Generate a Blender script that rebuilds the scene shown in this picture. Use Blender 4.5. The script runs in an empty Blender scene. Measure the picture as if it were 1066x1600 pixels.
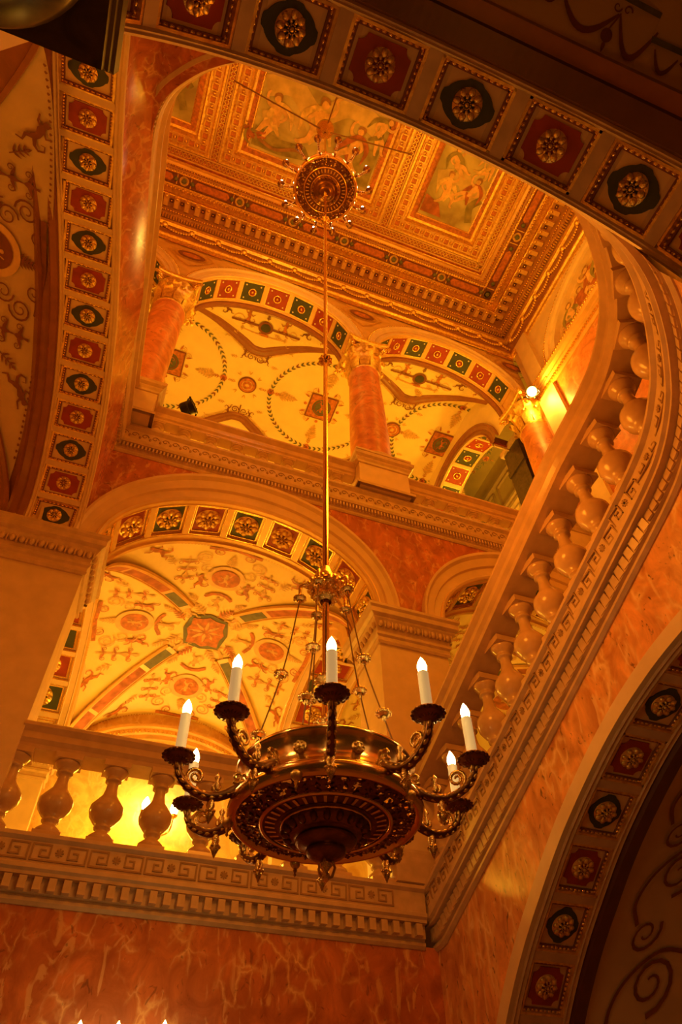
import bpy, math, random
import numpy as np
from mathutils import Matrix, Vector
random.seed(7)
PI = math.pi
S = 0.62          # metres per modelling unit
EYE = 1.6         # camera height; modelling origin is the camera position
# ------------------------------------------------------------------ camera
YAW, PITCH, ROLL, FPX = 3.7557e-01, 8.7436e-01, -2.81e-02, 1060.0
def cam_axes():
    cy, sy, cp, sp = math.cos(YAW), math.sin(YAW), math.cos(PITCH), math.sin(PITCH)
    f = Vector((sy*cp, cy*cp, sp)); r = Vector((cy, -sy, 0)); u = r.cross(f)
    c, s = math.cos(ROLL), math.sin(ROLL)
    return f, c*r+s*u, -s*r+c*u
sc = bpy.context.scene
cd = bpy.data.cameras.new('camera'); cam = bpy.data.objects.new('camera', cd); sc.collection.objects.link(cam)
f_, r_, u_ = cam_axes()
cam.matrix_world = Matrix(((r_.x, u_.x, -f_.x, 0), (r_.y, u_.y, -f_.y, 0), (r_.z, u_.z, -f_.z, EYE), (0, 0, 0, 1)))
cd.sensor_fit = 'VERTICAL'; cd.sensor_height = 36.0; cd.lens = FPX*36.0/1600.0; cd.clip_start = 0.02
sc.camera = cam
# ------------------------------------------------------------------ world, exposure
w = bpy.data.worlds.new('world'); sc.world = w; w.use_nodes = True
w.node_tree.nodes['Background'].inputs[0].default_value = (1.0, 0.33, 0.05, 1)
w.node_tree.nodes['Background'].inputs[1].default_value = 0.035
sc.view_settings.view_transform = 'Standard'; sc.view_settings.look = 'None'
sc.view_settings.exposure = 0.0; sc.view_settings.gamma = 1.0
sc.view_settings.use_curve_mapping = False
# ------------------------------------------------------------------ lamps (positions in modelling units)
WARM = (1.0, 0.34, 0.010); GOLDL = (1.0, 0.50, 0.026); DEEP = (1.0, 0.26, 0.008); LOW = (1.0, 0.285, 0.014)
def W(p): return (p[0]*S, p[1]*S, p[2]*S+EYE)
def lamp(name, p, power, col, rad=0.15, kind='POINT', aim=None, angle=70, size=None, blend=0.6):
    l = bpy.data.lights.new(name, kind); l.energy = power; l.color = col
    if kind == 'AREA':
        l.shape = 'RECTANGLE'; l.size, l.size_y = size[0]*S, size[1]*S
    else: l.shadow_soft_size = rad
    if kind == 'SPOT': l.spot_size = math.radians(angle); l.spot_blend = blend
    o = bpy.data.objects.new(name, l); sc.collection.objects.link(o); o.location = W(p)
    if aim is not None:
        o.rotation_euler = (Vector(W(aim))-Vector(W(p))).to_track_quat('-Z', 'Y').to_euler()
    return o
LAMPS = [
 # level one gallery behind the big arches
 ('gallery_lamp', (1.5, 15.2, 6.2), 150, GOLDL, .25), ('gallery_lamp', (1.2, 17.4, 8.3), 90, GOLDL, .10),
 ('gallery_lamp', (9.2, 15.0, 6.6), 110, GOLDL, .25), ('gallery_lamp', (-5.6, 15.0, 6.6), 100, GOLDL, .25),
 # level two gallery
 ('upper_lamp', (1.6, 14.6, 17.2), 300, GOLDL, .3), ('upper_lamp', (8.6, 14.4, 17.2), 210, GOLDL, .3),
 ('upper_lamp', (13.9, 15.4, 20.5), 260, GOLDL, .3), ('upper_lamp', (-5.4, 14.8, 17.2), 200, GOLDL, .3),
 # hall, upper part
 ('hall_lamp', (-3.6, 1.0, 17.5), 330, WARM, .5), ('hall_lamp', (7.6, 1.2, 18.0), 260, WARM, .5), ('hall_lamp', (7.4, 5.2, 25.0), 85, GOLDL, .3),
 ('hall_lamp', (1.7, 8.0, 25.0), 40, GOLDL, .3),
 # left bay and lower hall
 ('bay_lamp', (-5.4, 5.2, 6.2), 36, DEEP, .3),
 ('hall_low_lamp', (2.5, 4.6, 7.2), 112, LOW, .35),
 ('vestibule_fill', (0.9, 0.5, 3.4), 5.2, LOW, .12),  # unseen fill added under the near arch to light its coffers
]
for n_, p_, e_, c_, rr_ in LAMPS: lamp(n_, p_, e_, c_, rr_)
# ------------------------------------------------------------------ materials
MATS = {}
def nodes(name):
    m = bpy.data.materials.new(name); m.use_nodes = True; MATS[name] = m
    return m, m.node_tree, m.node_tree.nodes['Principled BSDF']
def ramp(nt, stops):
    r = nt.nodes.new('ShaderNodeValToRGB'); e = r.color_ramp.elements
    while len(e) < len(stops): e.new(0.5)
    for k, (p, c) in enumerate(stops): e[k].position = p; e[k].color = (*c, 1)
    return r
def plain(name, c, rough=.6, metal=0.0, var=.12, scale=6.0, bump=0.0, spec=.5):
    m, nt, b = nodes(name)
    tc = nt.nodes.new('ShaderNodeTexCoord'); n = nt.nodes.new('ShaderNodeTexNoise')
    n.inputs['Scale'].default_value = scale; n.inputs['Detail'].default_value = 5
    nt.links.new(tc.outputs['Object'], n.inputs['Vector'])
    lo = tuple(x*(1-var) for x in c); hi = tuple(min(1, x*(1+var)) for x in c)
    r = ramp(nt, [(.35, lo), (.65, hi)])
    nt.links.new(n.outputs['Fac'], r.inputs[0]); nt.links.new(r.outputs[0], b.inputs['Base Color'])
    b.inputs['Roughness'].default_value = rough; b.inputs['Metallic'].default_value = metal
    b.inputs['Specular IOR Level'].default_value = spec
    if bump:
        bp = nt.nodes.new('ShaderNodeBump'); bp.inputs['Strength'].default_value = bump; bp.inputs['Distance'].default_value = .01
        n2 = nt.nodes.new('ShaderNodeTexNoise'); n2.inputs['Scale'].default_value = scale*8
        nt.links.new(tc.outputs['Object'], n2.inputs['Vector'])
        nt.links.new(n2.outputs['Fac'], bp.inputs['Height']); nt.links.new(bp.outputs[0], b.inputs['Normal'])
    return m
def marble(name, base, dark, vein, scale, vs, rough=.22, stretch=(1, 1, 1), vw=.045, black=0.0):
    m, nt, b = nodes(name)
    N = nt.nodes.new; L = nt.links.new
    tc = N('ShaderNodeTexCoord'); mp = N('ShaderNodeMapping'); mp.inputs['Scale'].default_value = stretch
    L(tc.outputs['Object'], mp.inputs['Vector'])
    n1 = N('ShaderNodeTexNoise'); n1.inputs['Scale'].default_value = scale; n1.inputs['Detail'].default_value = 8; n1.inputs['Roughness'].default_value = .62
    n1.inputs['Distortion'].default_value = 1.2
    L(mp.outputs[0], n1.inputs['Vector'])
    r1 = ramp(nt, [(.3, dark), (.5, base), (.72, tuple(min(1, x*1.45) for x in base))]); L(n1.outputs['Fac'], r1.inputs[0])
    # warped voronoi edges give the pale broken veins
    add = N('ShaderNodeVectorMath'); add.operation = 'MULTIPLY_ADD'
    n2 = N('ShaderNodeTexNoise'); n2.inputs['Scale'].default_value = vs*1.4; n2.inputs['Detail'].default_value = 4
    L(mp.outputs[0], n2.inputs['Vector']); L(n2.outputs['Color'], add.inputs[0])
    add.inputs[1].default_value = (.75/vs,)*3; L(mp.outputs[0], add.inputs[2])
    v = N('ShaderNodeTexVoronoi'); v.feature = 'DISTANCE_TO_EDGE'; v.inputs['Scale'].default_value = vs
    L(add.outputs[0], v.inputs['Vector'])
    rv = ramp(nt, [(0.0, (1, 1, 1)), (vw, (.35, .35, .35)), (vw*2.6, (0, 0, 0))]); L(v.outputs['Distance'], rv.inputs[0])
    n3 = N('ShaderNodeTexNoise'); n3.inputs['Scale'].default_value = vs*.55; n3.inputs['Detail'].default_value = 3
    L(mp.outputs[0], n3.inputs['Vector'])
    r3 = ramp(nt, [(.48, (0, 0, 0)), (.66, (.9, .9, .9))]); L(n3.outputs['Fac'], r3.inputs[0])
    mul = N('ShaderNodeMath'); mul.operation = 'MULTIPLY'; L(rv.outputs[0], mul.inputs[0]); L(r3.outputs[0], mul.inputs[1])
    mx = N('ShaderNodeMix'); mx.data_type = 'RGBA'; L(mul.outputs[0], mx.inputs['Factor']); L(r1.outputs[0], mx.inputs['A']); mx.inputs['B'].default_value = (*vein, 1)
    n5 = N('ShaderNodeTexNoise'); n5.inputs['Scale'].default_value = vs*.8; n5.inputs['Detail'].default_value = 5; n5.inputs['Distortion'].default_value = 1.6
    mp5 = N('ShaderNodeMapping'); mp5.inputs['Scale'].default_value = (1.3, 1.3, .75); mp5.inputs['Location'].default_value = (7, 3, 5); L(mp.outputs[0], mp5.inputs['Vector']); L(mp5.outputs[0], n5.inputs['Vector'])
    r5 = ramp(nt, [(.60, (0, 0, 0)), (.66, (.55, .55, .55))]); L(n5.outputs['Fac'], r5.inputs[0])
    mx5 = N('ShaderNodeMix'); mx5.data_type = 'RGBA'; L(r5.outputs[0], mx5.inputs['Factor']); L(mx.outputs['Result'], mx5.inputs['A']); mx5.inputs['B'].default_value = (*vein, 1)
    out = mx5.outputs['Result']
    if black:
        n4 = N('ShaderNodeTexNoise'); n4.inputs['Scale'].default_value = vs*1.7; n4.inputs['Detail'].default_value = 6; n4.inputs['Distortion'].default_value = 2
        L(mp.outputs[0], n4.inputs['Vector']); r4 = ramp(nt, [(.3, (black,)*3), (.37, (0, 0, 0))]); L(n4.outputs['Fac'], r4.inputs[0])
        mx2 = N('ShaderNodeMix'); mx2.data_type = 'RGBA'; L(r4.outputs[0], mx2.inputs['Factor']); L(out, mx2.inputs['A']); mx2.inputs['B'].default_value = (.05, .012, .006, 1)
        out = mx2.outputs['Result']
    L(out, b.inputs['Base Color']); b.inputs['Roughness'].default_value = rough
    return m
marble('marble_red', (.50, .15, .05), (.34, .085, .025), (.84, .50, .24), 4.0, 6.5, .2, (1, 1, .7), .05, .5)
marble('marble_amber', (.68, .31, .12), (.46, .16, .06), (.95, .66, .34), 5.0, 7.5, .24, (1, 1, .55), .09, .8)
marble('marble_column', (.58, .20, .07), (.42, .12, .04), (.72, .38, .18), 3.0, 3.0, .42, (1, 1, 1), .03, .5)
marble('marble_yellow', (.80, .52, .22), (.70, .38, .14), (.9, .7, .4), 3.0, 4, .35, (1, 1, 1), .04, .2)
marble('marble_dark', (.07, .045, .03), (.03, .02, .014), (.08, .05, .035), 8, 3, .32, (1, 1, 1), .03)
MATS['marble_dark'].node_tree.nodes['Principled BSDF'].inputs['Specular IOR Level'].default_value = .25
plain('stone', (.62, .42, .27), .38, 0, .10, 9, .06)
plain('stone_polished', (.62, .40, .24), .2, 0, .08, 7)
plain('stone_groove_shade', (.36, .20, .10), .6, 0, .1, 9)  # groove shadow put into the stone colour of the raised relief lines
plain('stone_pale', (.75, .55, .36), .45, 0, .06, 5)
plain('stucco', (.72, .50, .30), .5, 0, .06, 4)
plain('stucco_gold', (.74, .45, .17), .42, .25, .10, 4)
plain('cornice_shade', (.46, .22, .07), .45, .1, .15, 6)  # darker stucco gold, the cornice's brown shading put into the colour
plain('plaster', (.90, .72, .36), .75, 0, .05, 2.5)
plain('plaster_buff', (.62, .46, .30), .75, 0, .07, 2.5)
plain('paint_red', (.33, .035, .016), .55, 0, .15, 8)
plain('paint_green', (.046, .052, .038), .55, 0, .15, 8)
plain('paint_teal', (.13, .13, .075), .6, 0, .25, 10)
plain('paint_brown', (.22, .07, .03), .6, 0, .15, 8)
plain('paint_rust', (.50, .16, .045), .6, 0, .3, 12)
plain('paint_ochre', (.66, .40, .15), .6, 0, .2, 12)
plain('paint_tan', (.78, .52, .26), .6, 0, .1, 8)
plain('paint_flesh', (.85, .52, .28), .7, 0, .18, 9)
plain('paint_cloth', (.72, .50, .20), .7, 0, .25, 9)
plain('paint_hair', (.36, .18, .07), .7, 0, .2, 9)
plain('paint_cloud', (.60, .44, .20), .7, 0, .2, 3)
plain('paint_wine', (.42, .13, .05), .7, 0, .3, 7)
plain('paint_moss', (.30, .24, .09), .7, 0, .3, 5)
plain('paint_skin', (.74, .45, .20), .7, 0, .2, 7)
plain('paint_white', (.9, .8, .62), .6, 0, .05, 6)
plain('moulding_brown', (.30, .11, .05), .35, 0, .1, 6)
plain('moulding_dark', (.12, .04, .02), .4, 0, .1, 6)
plain('gold', (1.0, .62, .22), .26, 1, .18, 30, .25)
plain('gold_leaf', (.95, .58, .18), .36, .85, .25, 20, .3)
plain('brass', (1.0, .62, .25), .2, 1, .1, 8)
plain('bronze', (.20, .085, .035), .3, .9, .25, 14, .15)
plain('wire', (.30, .16, .08), .45, .6, .05, 6)
plain('black_metal', (.012, .010, .009), .4, .4, .1, 9)
plain('candle_sleeve', (.92, .85, .62), .4, 0, .02, 3)
def painting(name, stops, scale):
    m, nt, b = nodes(name)
    tc = nt.nodes.new('ShaderNodeTexCoord'); n = nt.nodes.new('ShaderNodeTexNoise')
    n.inputs['Scale'].default_value = scale; n.inputs['Detail'].default_value = 7; n.inputs['Distortion'].default_value = .8
    nt.links.new(tc.outputs['Object'], n.inputs['Vector'])
    r = ramp(nt, stops); nt.links.new(n.outputs['Fac'], r.inputs[0]); nt.links.new(r.outputs[0], b.inputs['Base Color'])
    b.inputs['Roughness'].default_value = .7
painting('painting_sky', [(.25, (.20, .11, .05)), (.45, (.42, .34, .16)), (.6, (.60, .50, .25)), (.75, (.75, .55, .28))], .9)
painting('painting_lunette', [(.3, (.22, .12, .05)), (.5, (.60, .38, .16)), (.7, (.8, .55, .25))], .9)
def emit(name, c, s):
    m, nt, b = nodes(name); b.inputs['Base Color'].default_value = (*c, 1)
    b.inputs['Emission Color'].default_value = (*c, 1); b.inputs['Emission Strength'].default_value = s
emit('bulb', (1.0, .62, .16), 55)
MATS['candle_sleeve'].node_tree.nodes['Principled BSDF'].inputs['Emission Color'].default_value = (1, .62, .22, 1)
MATS['candle_sleeve'].node_tree.nodes['Principled BSDF'].inputs['Emission Strength'].default_value = .38   # glow put into the tube, standing in for bulb light shining through
emit('bulb_small', (1.0, .72, .34), 120)
emit('lamp_face', (1.0, .70, .22), 160)
emit('sconce_bulb', (1.0, .62, .16), 60)
# ------------------------------------------------------------------ mesh builder
def A3(*p): return np.array(p, float)
def unit(v): v = np.asarray(v, float); return v/np.linalg.norm(v)
class B:
    def __init__(s): s.v = []; s.f = []; s.m = []; s.sm = []; s.mats = []
    def mi(s, mat):
        if mat not in s.mats: s.mats.append(mat)
        return s.mats.index(mat)
    def add(s, vs, fs, mat, smooth=False):
        o = len(s.v); s.v += [tuple(map(float, p)) for p in vs]; k = s.mi(mat)
        for f in fs: s.f.append([o+i for i in f]); s.m.append(k); s.sm.append(smooth)
    def quad(s, a, b, c, d, mat): s.add([a, b, c, d], [(0, 1, 2, 3)], mat)
    def box(s, c, h, mat, ax=None):
        c = np.array(c, float); ax = np.eye(3) if ax is None else np.array(ax)
        vs = [c + ax[0]*h[0]*i + ax[1]*h[1]*j + ax[2]*h[2]*k for k in (-1, 1) for j in (-1, 1) for i in (-1, 1)]
        s.add(vs, [(0, 2, 3, 1), (4, 5, 7, 6), (0, 1, 5, 4), (2, 6, 7, 3), (0, 4, 6, 2), (1, 3, 7, 5)], mat)
    def grid(s, rows, mat, smooth=False, closed=False, wrap=False):
        n = len(rows[0]); vs = [p for r in rows for p in r]; fs = []
        R_ = len(rows)
        for i in range(R_ if wrap else R_-1):
            for j in range(n if closed else n-1):
                a = i*n+j; b_ = i*n+(j+1) % n; i2 = (i+1) % R_
                fs.append((a, b_, i2*n+(j+1) % n, i2*n+j))
        s.add(vs, fs, mat, smooth)
    def lathe(s, prof, n, mat, o=(0, 0, 0), ax=None, smooth=True, seg=None):
        o = np.array(o, float); ax = np.eye(3) if ax is None else np.array(ax)
        rows = [[o + ax[0]*r*math.cos(2*PI*j/n) + ax[1]*r*math.sin(2*PI*j/n) + ax[2]*z for j in range(n)] for r, z in prof]
        s.grid(rows, mat, smooth, closed=True)
    def tube(s, pts, r, n, mat, smooth=True, cap=True):
        pts = [np.array(p, float) for p in pts]; k = len(pts); rs = r if hasattr(r, '__len__') else [r]*k
        t0 = unit(pts[1]-pts[0]); up = A3(0, 0, 1) if abs(t0[2]) < .9 else A3(0, 1, 0)
        a = unit(np.cross(t0, up)); rows = []
        for i in range(k):
            t = unit(pts[min(i+1, k-1)]-pts[max(i-1, 0)]); a = unit(a - t*(a@t)); b_ = np.cross(t, a)
            rows.append([pts[i] + rs[i]*(a*math.cos(2*PI*j/n)+b_*math.sin(2*PI*j/n)) for j in range(n)])
        s.grid(rows, mat, smooth, closed=True)
        if cap:
            s.add(rows[0], [tuple(range(n))], mat); s.add(rows[-1], [tuple(range(n))], mat)
    def ball(s, c, r, mat, n=8, m=5, ax=None, smooth=True):
        r = r if hasattr(r, '__len__') else (r, r, r); c = np.array(c, float); ax = np.eye(3) if ax is None else np.array(ax)
        rows = []
        for i in range(m+1):
            ph = -PI/2+PI*i/m
            rows.append([c + ax[0]*r[0]*math.cos(ph)*math.cos(2*PI*j/n) + ax[1]*r[1]*math.cos(ph)*math.sin(2*PI*j/n) + ax[2]*r[2]*math.sin(ph) for j in range(n)])
        s.grid(rows, mat, smooth, closed=True)
    def mesh(s, name='m'):
        me = bpy.data.meshes.new(name)
        me.from_pydata([(x*S, y*S, z*S) for x, y, z in s.v], [], s.f)
        for m in s.mats: me.materials.append(MATS[m])
        me.polygons.foreach_set('material_index', s.m); me.polygons.foreach_set('use_smooth', s.sm)
        me.validate(); me.update(); return me
WM = {}
EYEM = Matrix.Translation((0, 0, EYE))
def frame(o=(0, 0, 0), x=(1, 0, 0), y=(0, 1, 0), z=(0, 0, 1)):
    return Matrix(((x[0], y[0], z[0], o[0]*S), (x[1], y[1], z[1], o[1]*S), (x[2], y[2], z[2], o[2]*S), (0, 0, 0, 1)))
def put(name, data, parent=None, M=None, label=None, cat=None, group=None, kind=None):
    if isinstance(data, B): data = data.mesh(name)
    o = bpy.data.objects.new(name, data); sc.collection.objects.link(o)
    if data is None: o.empty_display_size = .1
    Mw = EYEM @ (M if M is not None else Matrix.Identity(4))
    WM[o.name] = Mw
    if parent is not None:
        o.parent = parent; o.matrix_basis = WM[parent.name].inverted() @ Mw
    else: o.matrix_basis = Mw
    if label: o['label'] = label
    if cat: o['category'] = cat
    if group: o['group'] = group
    if kind: o['kind'] = kind
    return o
def structure(name, data, M=None): return put(name, data, None, M, kind='structure')
# ------------------------------------------------------------------ curves
def catmull(P, n=8):
    P = [np.array(p, float) for p in P]; P = [2*P[0]-P[1]]+P+[2*P[-1]-P[-2]]; out = []
    for i in range(1, len(P)-2):
        a, b, c, d = P[i-1:i+3]
        for k in range(n):
            t = k/n; out.append(.5*((2*b)+(c-a)*t+(2*a-5*b+4*c-d)*t*t+(3*b-a-3*c+d)*t**3))
    out.append(P[-2]); return out
class Path:
    def __init__(s, pts): s.p = np.array(pts, float); d = np.linalg.norm(np.diff(s.p, axis=0), axis=1); s.s = np.r_[0, np.cumsum(d)]; s.L = s.s[-1]
    def at(s, t):
        return np.array([np.interp(t, s.s, s.p[:, k]) for k in range(s.p.shape[1])])
    def tan(s, t, h=.03):
        return unit(s.at(min(t+h, s.L))-s.at(max(t-h, 0)))
def ellipse(c, z0, a, b, t0=0, t1=PI, n=72):
    return [(c - a*math.cos(t0+(t1-t0)*i/n), z0 + b*math.sin(t0+(t1-t0)*i/n)) for i in range(n+1)]
def sweep(b, pts, outs, prof, mat, z=(0, 0, 1), smooth=False):
    """profile (e, z) carried along pts; e along outs"""
    rows = []
    for p, o in zip(pts, outs):
        rows.append([np.array(p)+np.array(o)*e+np.array(z)*h for e, h in prof])
    b.grid(rows, mat, smooth)
# ------------------------------------------------------------------ shared ornament meshes
def rosette_mesh(r, mat='gold_leaf', petals=8):
    b = B()
    b.lathe([(r*.98, 0), (r*.9, r*.10), (r*.55, r*.12), (r*.5, r*.22)], 24, mat)
    for k in range(petals):
        a = 2*PI*k/petals; d = A3(math.cos(a), math.sin(a), 0); t = A3(-d[1], d[0], 0)
        b.ball(d*r*.70+A3(0, 0, r*.16), (r*.30, r*.24, r*.16), mat, 7, 4, [d, t, A3(0, 0, 1)])
        a += PI/petals; d = A3(math.cos(a), math.sin(a), 0); t = A3(-d[1], d[0], 0)
        b.ball(d*r*.42+A3(0, 0, r*.26), (r*.16, r*.11, r*.10), mat, 6, 4, [d, t, A3(0, 0, 1)])
    for k in range(12):
        a = 2*PI*k/12; b.ball((r*.24*math.cos(a), r*.24*math.sin(a), r*.30), r*.06, mat, 5, 3)
    b.ball((0, 0, r*.28), (r*.15, r*.15, r*.16), mat, 10, 5)
    return b.mesh('rosette')
def poly_panel(b, pts, h, mat, z=0):
    n = len(pts); lo = [(x, y, z) for x, y in pts]; hi = [(x, y, z+h) for x, y in pts]
    b.add(lo+hi, [tuple(range(n, 2*n))]+[(i, (i+1) % n, n+(i+1) % n, n+i) for i in range(n)], mat)
def octo(hx, hy, c=.28):
    """rectangle with concave quarter-round corners"""
    P = []
    for sx, sy in ((1, 1), (-1, 1), (-1, -1), (1, -1)):
        r = c*min(hx, hy)*1.0; arc = []
        for k in range(5):
            a = k/4*PI/2
            arc.append((sx*(hx - r*math.cos(a)), sy*(hy - r*math.sin(a))))
        # from x-side to y-side
        P += arc[::-1] if sx*sy > 0 else arc
    return P
def notched(rx, ry):
    P = []
    for k in range(40):
        a = 2*PI*(k+.5)/40; q = (a % (PI/2)); s = 1.0 if PI*.12 < q < PI*.38 else 1.09
        P.append((rx*s*math.cos(a), ry*s*math.sin(a)))
    return P
def bead_line(b, p, q, n, r, mat, e=1.0):
    p, q = np.array(p, float), np.array(q, float); d = unit(q-p); t = np.cross(A3(0, 0, 1), d)
    for k in range(n):
        b.ball(p+(q-p)*(k+.5)/n, (np.linalg.norm(q-p)/n*.48*e, r, r), mat, 6, 4, [d, t, A3(0, 0, 1)])
def coffer_mesh(kind, hx, hy, colour):
    """local: x along the arch, y across, z towards the viewer; hx, hy half sizes; z=0 recessed ground"""
    b = B(); rec = .07
    col = 'paint_'+colour
    if kind == 'gilt':
        b.box((0, 0, .005), (hx, hy, .006), 'stucco_gold')
        poly_panel(b, [(hx*.8, hy*.8), (-hx*.8, hy*.8), (-hx*.8, -hy*.8), (hx*.8, -hy*.8)], .012, col, .008)
        for s_ in (-1, 1):
            for k, rr, zz in ((1.0, .016, rec+.01), (.84, .010, .03)):
                b.box((0, s_*hy*k, zz), (hx*k+rr, rr, rr), 'gold'); b.box((s_*hx*k, 0, zz), (rr, hy*k+rr, rr), 'gold')
    elif kind == 'bead':
        b.box((0, 0, .005), (hx, hy, .006), 'stucco')
        P = octo(hx*.70, hy*.70, .36) if colour == 'red' else notched(hx*.66, hy*.66)
        poly_panel(b, P, .014, col, .008)
        g = min(hx, hy)
        for s_ in (-1, 1):
            b.box((0, s_*hy*.96, .035), (hx, hy*.045, .035), 'gold_leaf'); b.box((s_*hx*.96, 0, .035), (hx*.045, hy, .035), 'gold_leaf')
            b.box((0, s_*hy*.87, .018), (hx*.9, hy*.07, .016), 'paint_brown'); b.box((s_*hx*.87, 0, .018), (hx*.07, hy*.9, .016), 'paint_brown')
            bead_line(b, (-hx*.95, s_*hy*.88, .03), (hx*.95, s_*hy*.88, .03), 11, g*.065, 'gold')
            bead_line(b, (s_*hx*.88, -hy*.88, .03), (s_*hx*.88, hy*.88, .03), 9, g*.065, 'gold')
    else:  # painted square with ring and four dots
        b.box((0, 0, .03), (hx, hy, .03), col)
        for s_ in (-1, 1):
            b.box((0, s_*hy, .055), (hx, .02, .02), 'gold_leaf'); b.box((s_*hx, 0, .055), (.02, hy, .02), 'gold_leaf')
            for t_ in (-1, 1): b.ball((s_*hx*.68, t_*hy*.68, .06), (.035, .035, .02), 'paint_white', 6, 4)
        r = min(hx, hy)*.42
        b.lathe([(r, .06), (r, .09), (r*.8, .1), (r*.72, .07), (0.001, .07)], 20, 'gold')
        b.lathe([(r*.62, .07), (r*.62, .085), (0.001, .086)], 16, 'paint_red')
        b.lathe([(r*.32, .08), (r*.25, .11), (0.001, .12)], 10, 'gold')
    return b.mesh('coffer')
CM = {}
def cached(key, fn):
    if key not in CM: CM[key] = fn()
    return CM[key]
def soffit(parent, P3, D, depth, toward, centres, cw, kind, first, margin=.12, rec=.07, mat='stucco', ros=.6, edge=None):
    """coffered underside: P3 near edge polyline, D unit depth vector, toward = 3-D point on the viewer's side of the shell"""
    D = unit(D); path = Path(P3)
    def fr(s):
        p = path.at(s); t = path.tan(s); t = unit(t-D*(t@D)); n = np.cross(t, D)
        if n@(np.array(toward)-p) < 0: n = -n
        return p, t, n
    N = max(24, int(path.L/.12)); ss = np.linspace(0, path.L, N)
    b = B(); F = [fr(s) for s in ss]
    b.grid([[p-n*rec+D*0, p-n*rec+D*depth] for p, t, n in F], mat)
    for d0, d1 in ((0, margin), (depth-margin, depth)):
        b.grid([[p-n*rec+D*d0, p+D*d0, p+D*(d0+.02)+n*.02, p+D*(d0+.045), p+D*(d1-.045), p+D*(d1-.02)+n*.02, p+D*d1, p-n*rec+D*d1] for p, t, n in F], mat)
    half = cw/2
    bounds = [c-half for c in centres]+[centres[-1]+half]
    gap = cw*.075
    for s in bounds:
        if s < 0 or s > path.L: continue
        p, t, n = fr(s); b.box(p-n*rec/2+D*depth/2, (gap, depth/2-margin+.001, rec/2+.004), mat, [t, D, n])
    put('soffit', b, parent)
    hx = half-gap; hy = depth/2-margin
    cols = ('red', 'green')
    for k, c in enumerate(centres):
        if c < half*.5 or c > path.L-half*.5: continue
        col = cols[(k+first) % 2]
        p, t, n = fr(c); o = p - n*rec + D*depth/2
        xa = t; ya = np.cross(n, t)
        M = frame(o, xa, ya, n)
        cof = put('coffer', cached((kind, round(hx, 3), round(hy, 3), col), lambda: coffer_mesh(kind, hx, hy, col)), parent, M)
        if kind != 'square':
            r = min(hx, hy)*ros
            put('rosette', cached(('ros', round(r, 3)), lambda: rosette_mesh(r)), cof, frame(o+n*.02, xa, ya, n))
def arch_face(b, F, c, inner, outer, z0, mat, n=48, prof=((0, .10), (.08, .12), (.16, .06), (.45, .04), (.5, .09), (.8, .10), (.9, .16), (1, .16), (1, 0))):
    a1, b1 = inner; a2, b2 = outer
    rows = []
    for i in range(n+1):
        t = PI*i/n; row = []
        for q, e in prof:
            row.append(F(c-(a1+(a2-a1)*q)*math.cos(t), z0+(b1+(b2-b1)*q)*math.sin(t), e))
        rows.append(row)
    b.grid(rows, mat)
def arch_wall(b, F, h0, h1, zb, zt, arches, mat, n=48, steps=14):
    """wall face from h0 to h1, zb to zt with arch-headed openings (c, a, b, z0) open down to zb"""
    h = h0
    for (c, a, bb, z0) in sorted(arches):
        hs = np.linspace(h, c-a, steps)
        b.grid([[F(x, zb, 0), F(x, z0, 0), F(x, zt, 0)] for x in hs], mat)
        E_ = ellipse(c, z0, a, bb, n=n)
        b.grid([[F(x, z, 0), F(x, (z+zt)/2, 0), F(x, zt, 0)] for x, z in E_], mat)
        h = c+a
    hs = np.linspace(h, h1, steps)
    b.grid([[F(x, zb, 0), F(x, zt, 0)] for x in hs], mat)

# ------------------------------------------------------------------ plan curves
PR = Path(catmull([(5.38, 10.25), (5.38, 8), (5.38, 6), (5.38, 4.4), (5.38, 3.3), (5.32, 2.80), (5.17, 2.36), (4.99, 2.04), (4.70, 1.66), (4.30, 1.29), (3.85, 1.05), (3.3, .92), (2.9, .88)]))
RAKE = .365
def rise(s): return RAKE*max(0, s-.30)
PL = Path(catmull([(-1.55, 9.95), (-1.66, 8.3), (-1.75, 6.5), (-1.90, 4.5), (-1.98, 3.4), (-1.86, 2.75), (-1.50, 2.28), (-1.13, 1.98), (-.72, 1.78), (.2, 1.62), (1.6, 1.55), (4, 1.55)]))
def offs(path, s, e, side):
    """point on plan path moved e towards the hall; side +1 = hall on the left of travel"""
    p = path.at(s); t = path.tan(s, .06); n = A3(-t[1], t[0])*side
    return p+n*e, n
# PR runs from the back corner towards the camera with the hall on its right; PL the same with the hall on its left
Y1 = 10.0
# ------------------------------------------------------------------ lower storey walls (below the level-one gallery)
LEDGE = [(-.05, 3.50), (.02, 3.50), (.06, 3.54), (.06, 3.58), (.03, 3.60), (.03, 3.62), (.08, 3.63), (.08, 3.80), (.17, 3.81), (.17, 3.85), (.21, 3.88), (.21, 3.93), (.18, 3.95),
         (.185, 4.22), (.20, 4.23), (.24, 4.26), (.24, 4.31), (.12, 4.33), (-.45, 4.33)]
b = B()
b.grid([[A3(x, 10.22, -2.58), A3(x, 10.22, 3.55)] for x in np.linspace(-9, 5.42, 12)], 'marble_red')
wall_back = structure('wall_back', b)
b = B()
AO = [(9.80, -2.58), (9.78, -.5), (9.66, .5), (9.45, 1.25), (9.15, 1.85), (8.79, 2.31), (8.41, 2.68), (7.95, 3.05), (7.48, 3.37), (6.66, 3.87), (5.58, 4.36), (4.68, 4.63), (3.87, 4.76), (3.0, 4.80), (2.1, 4.74), (1.2, 4.55), (.4, 4.25), (-.4, 3.8), (-1.0, 3.3)]
AO = catmull(AO, 5)
XW = 5.38
top = lambda y: 3.55+rise(10.25-y)
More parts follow.
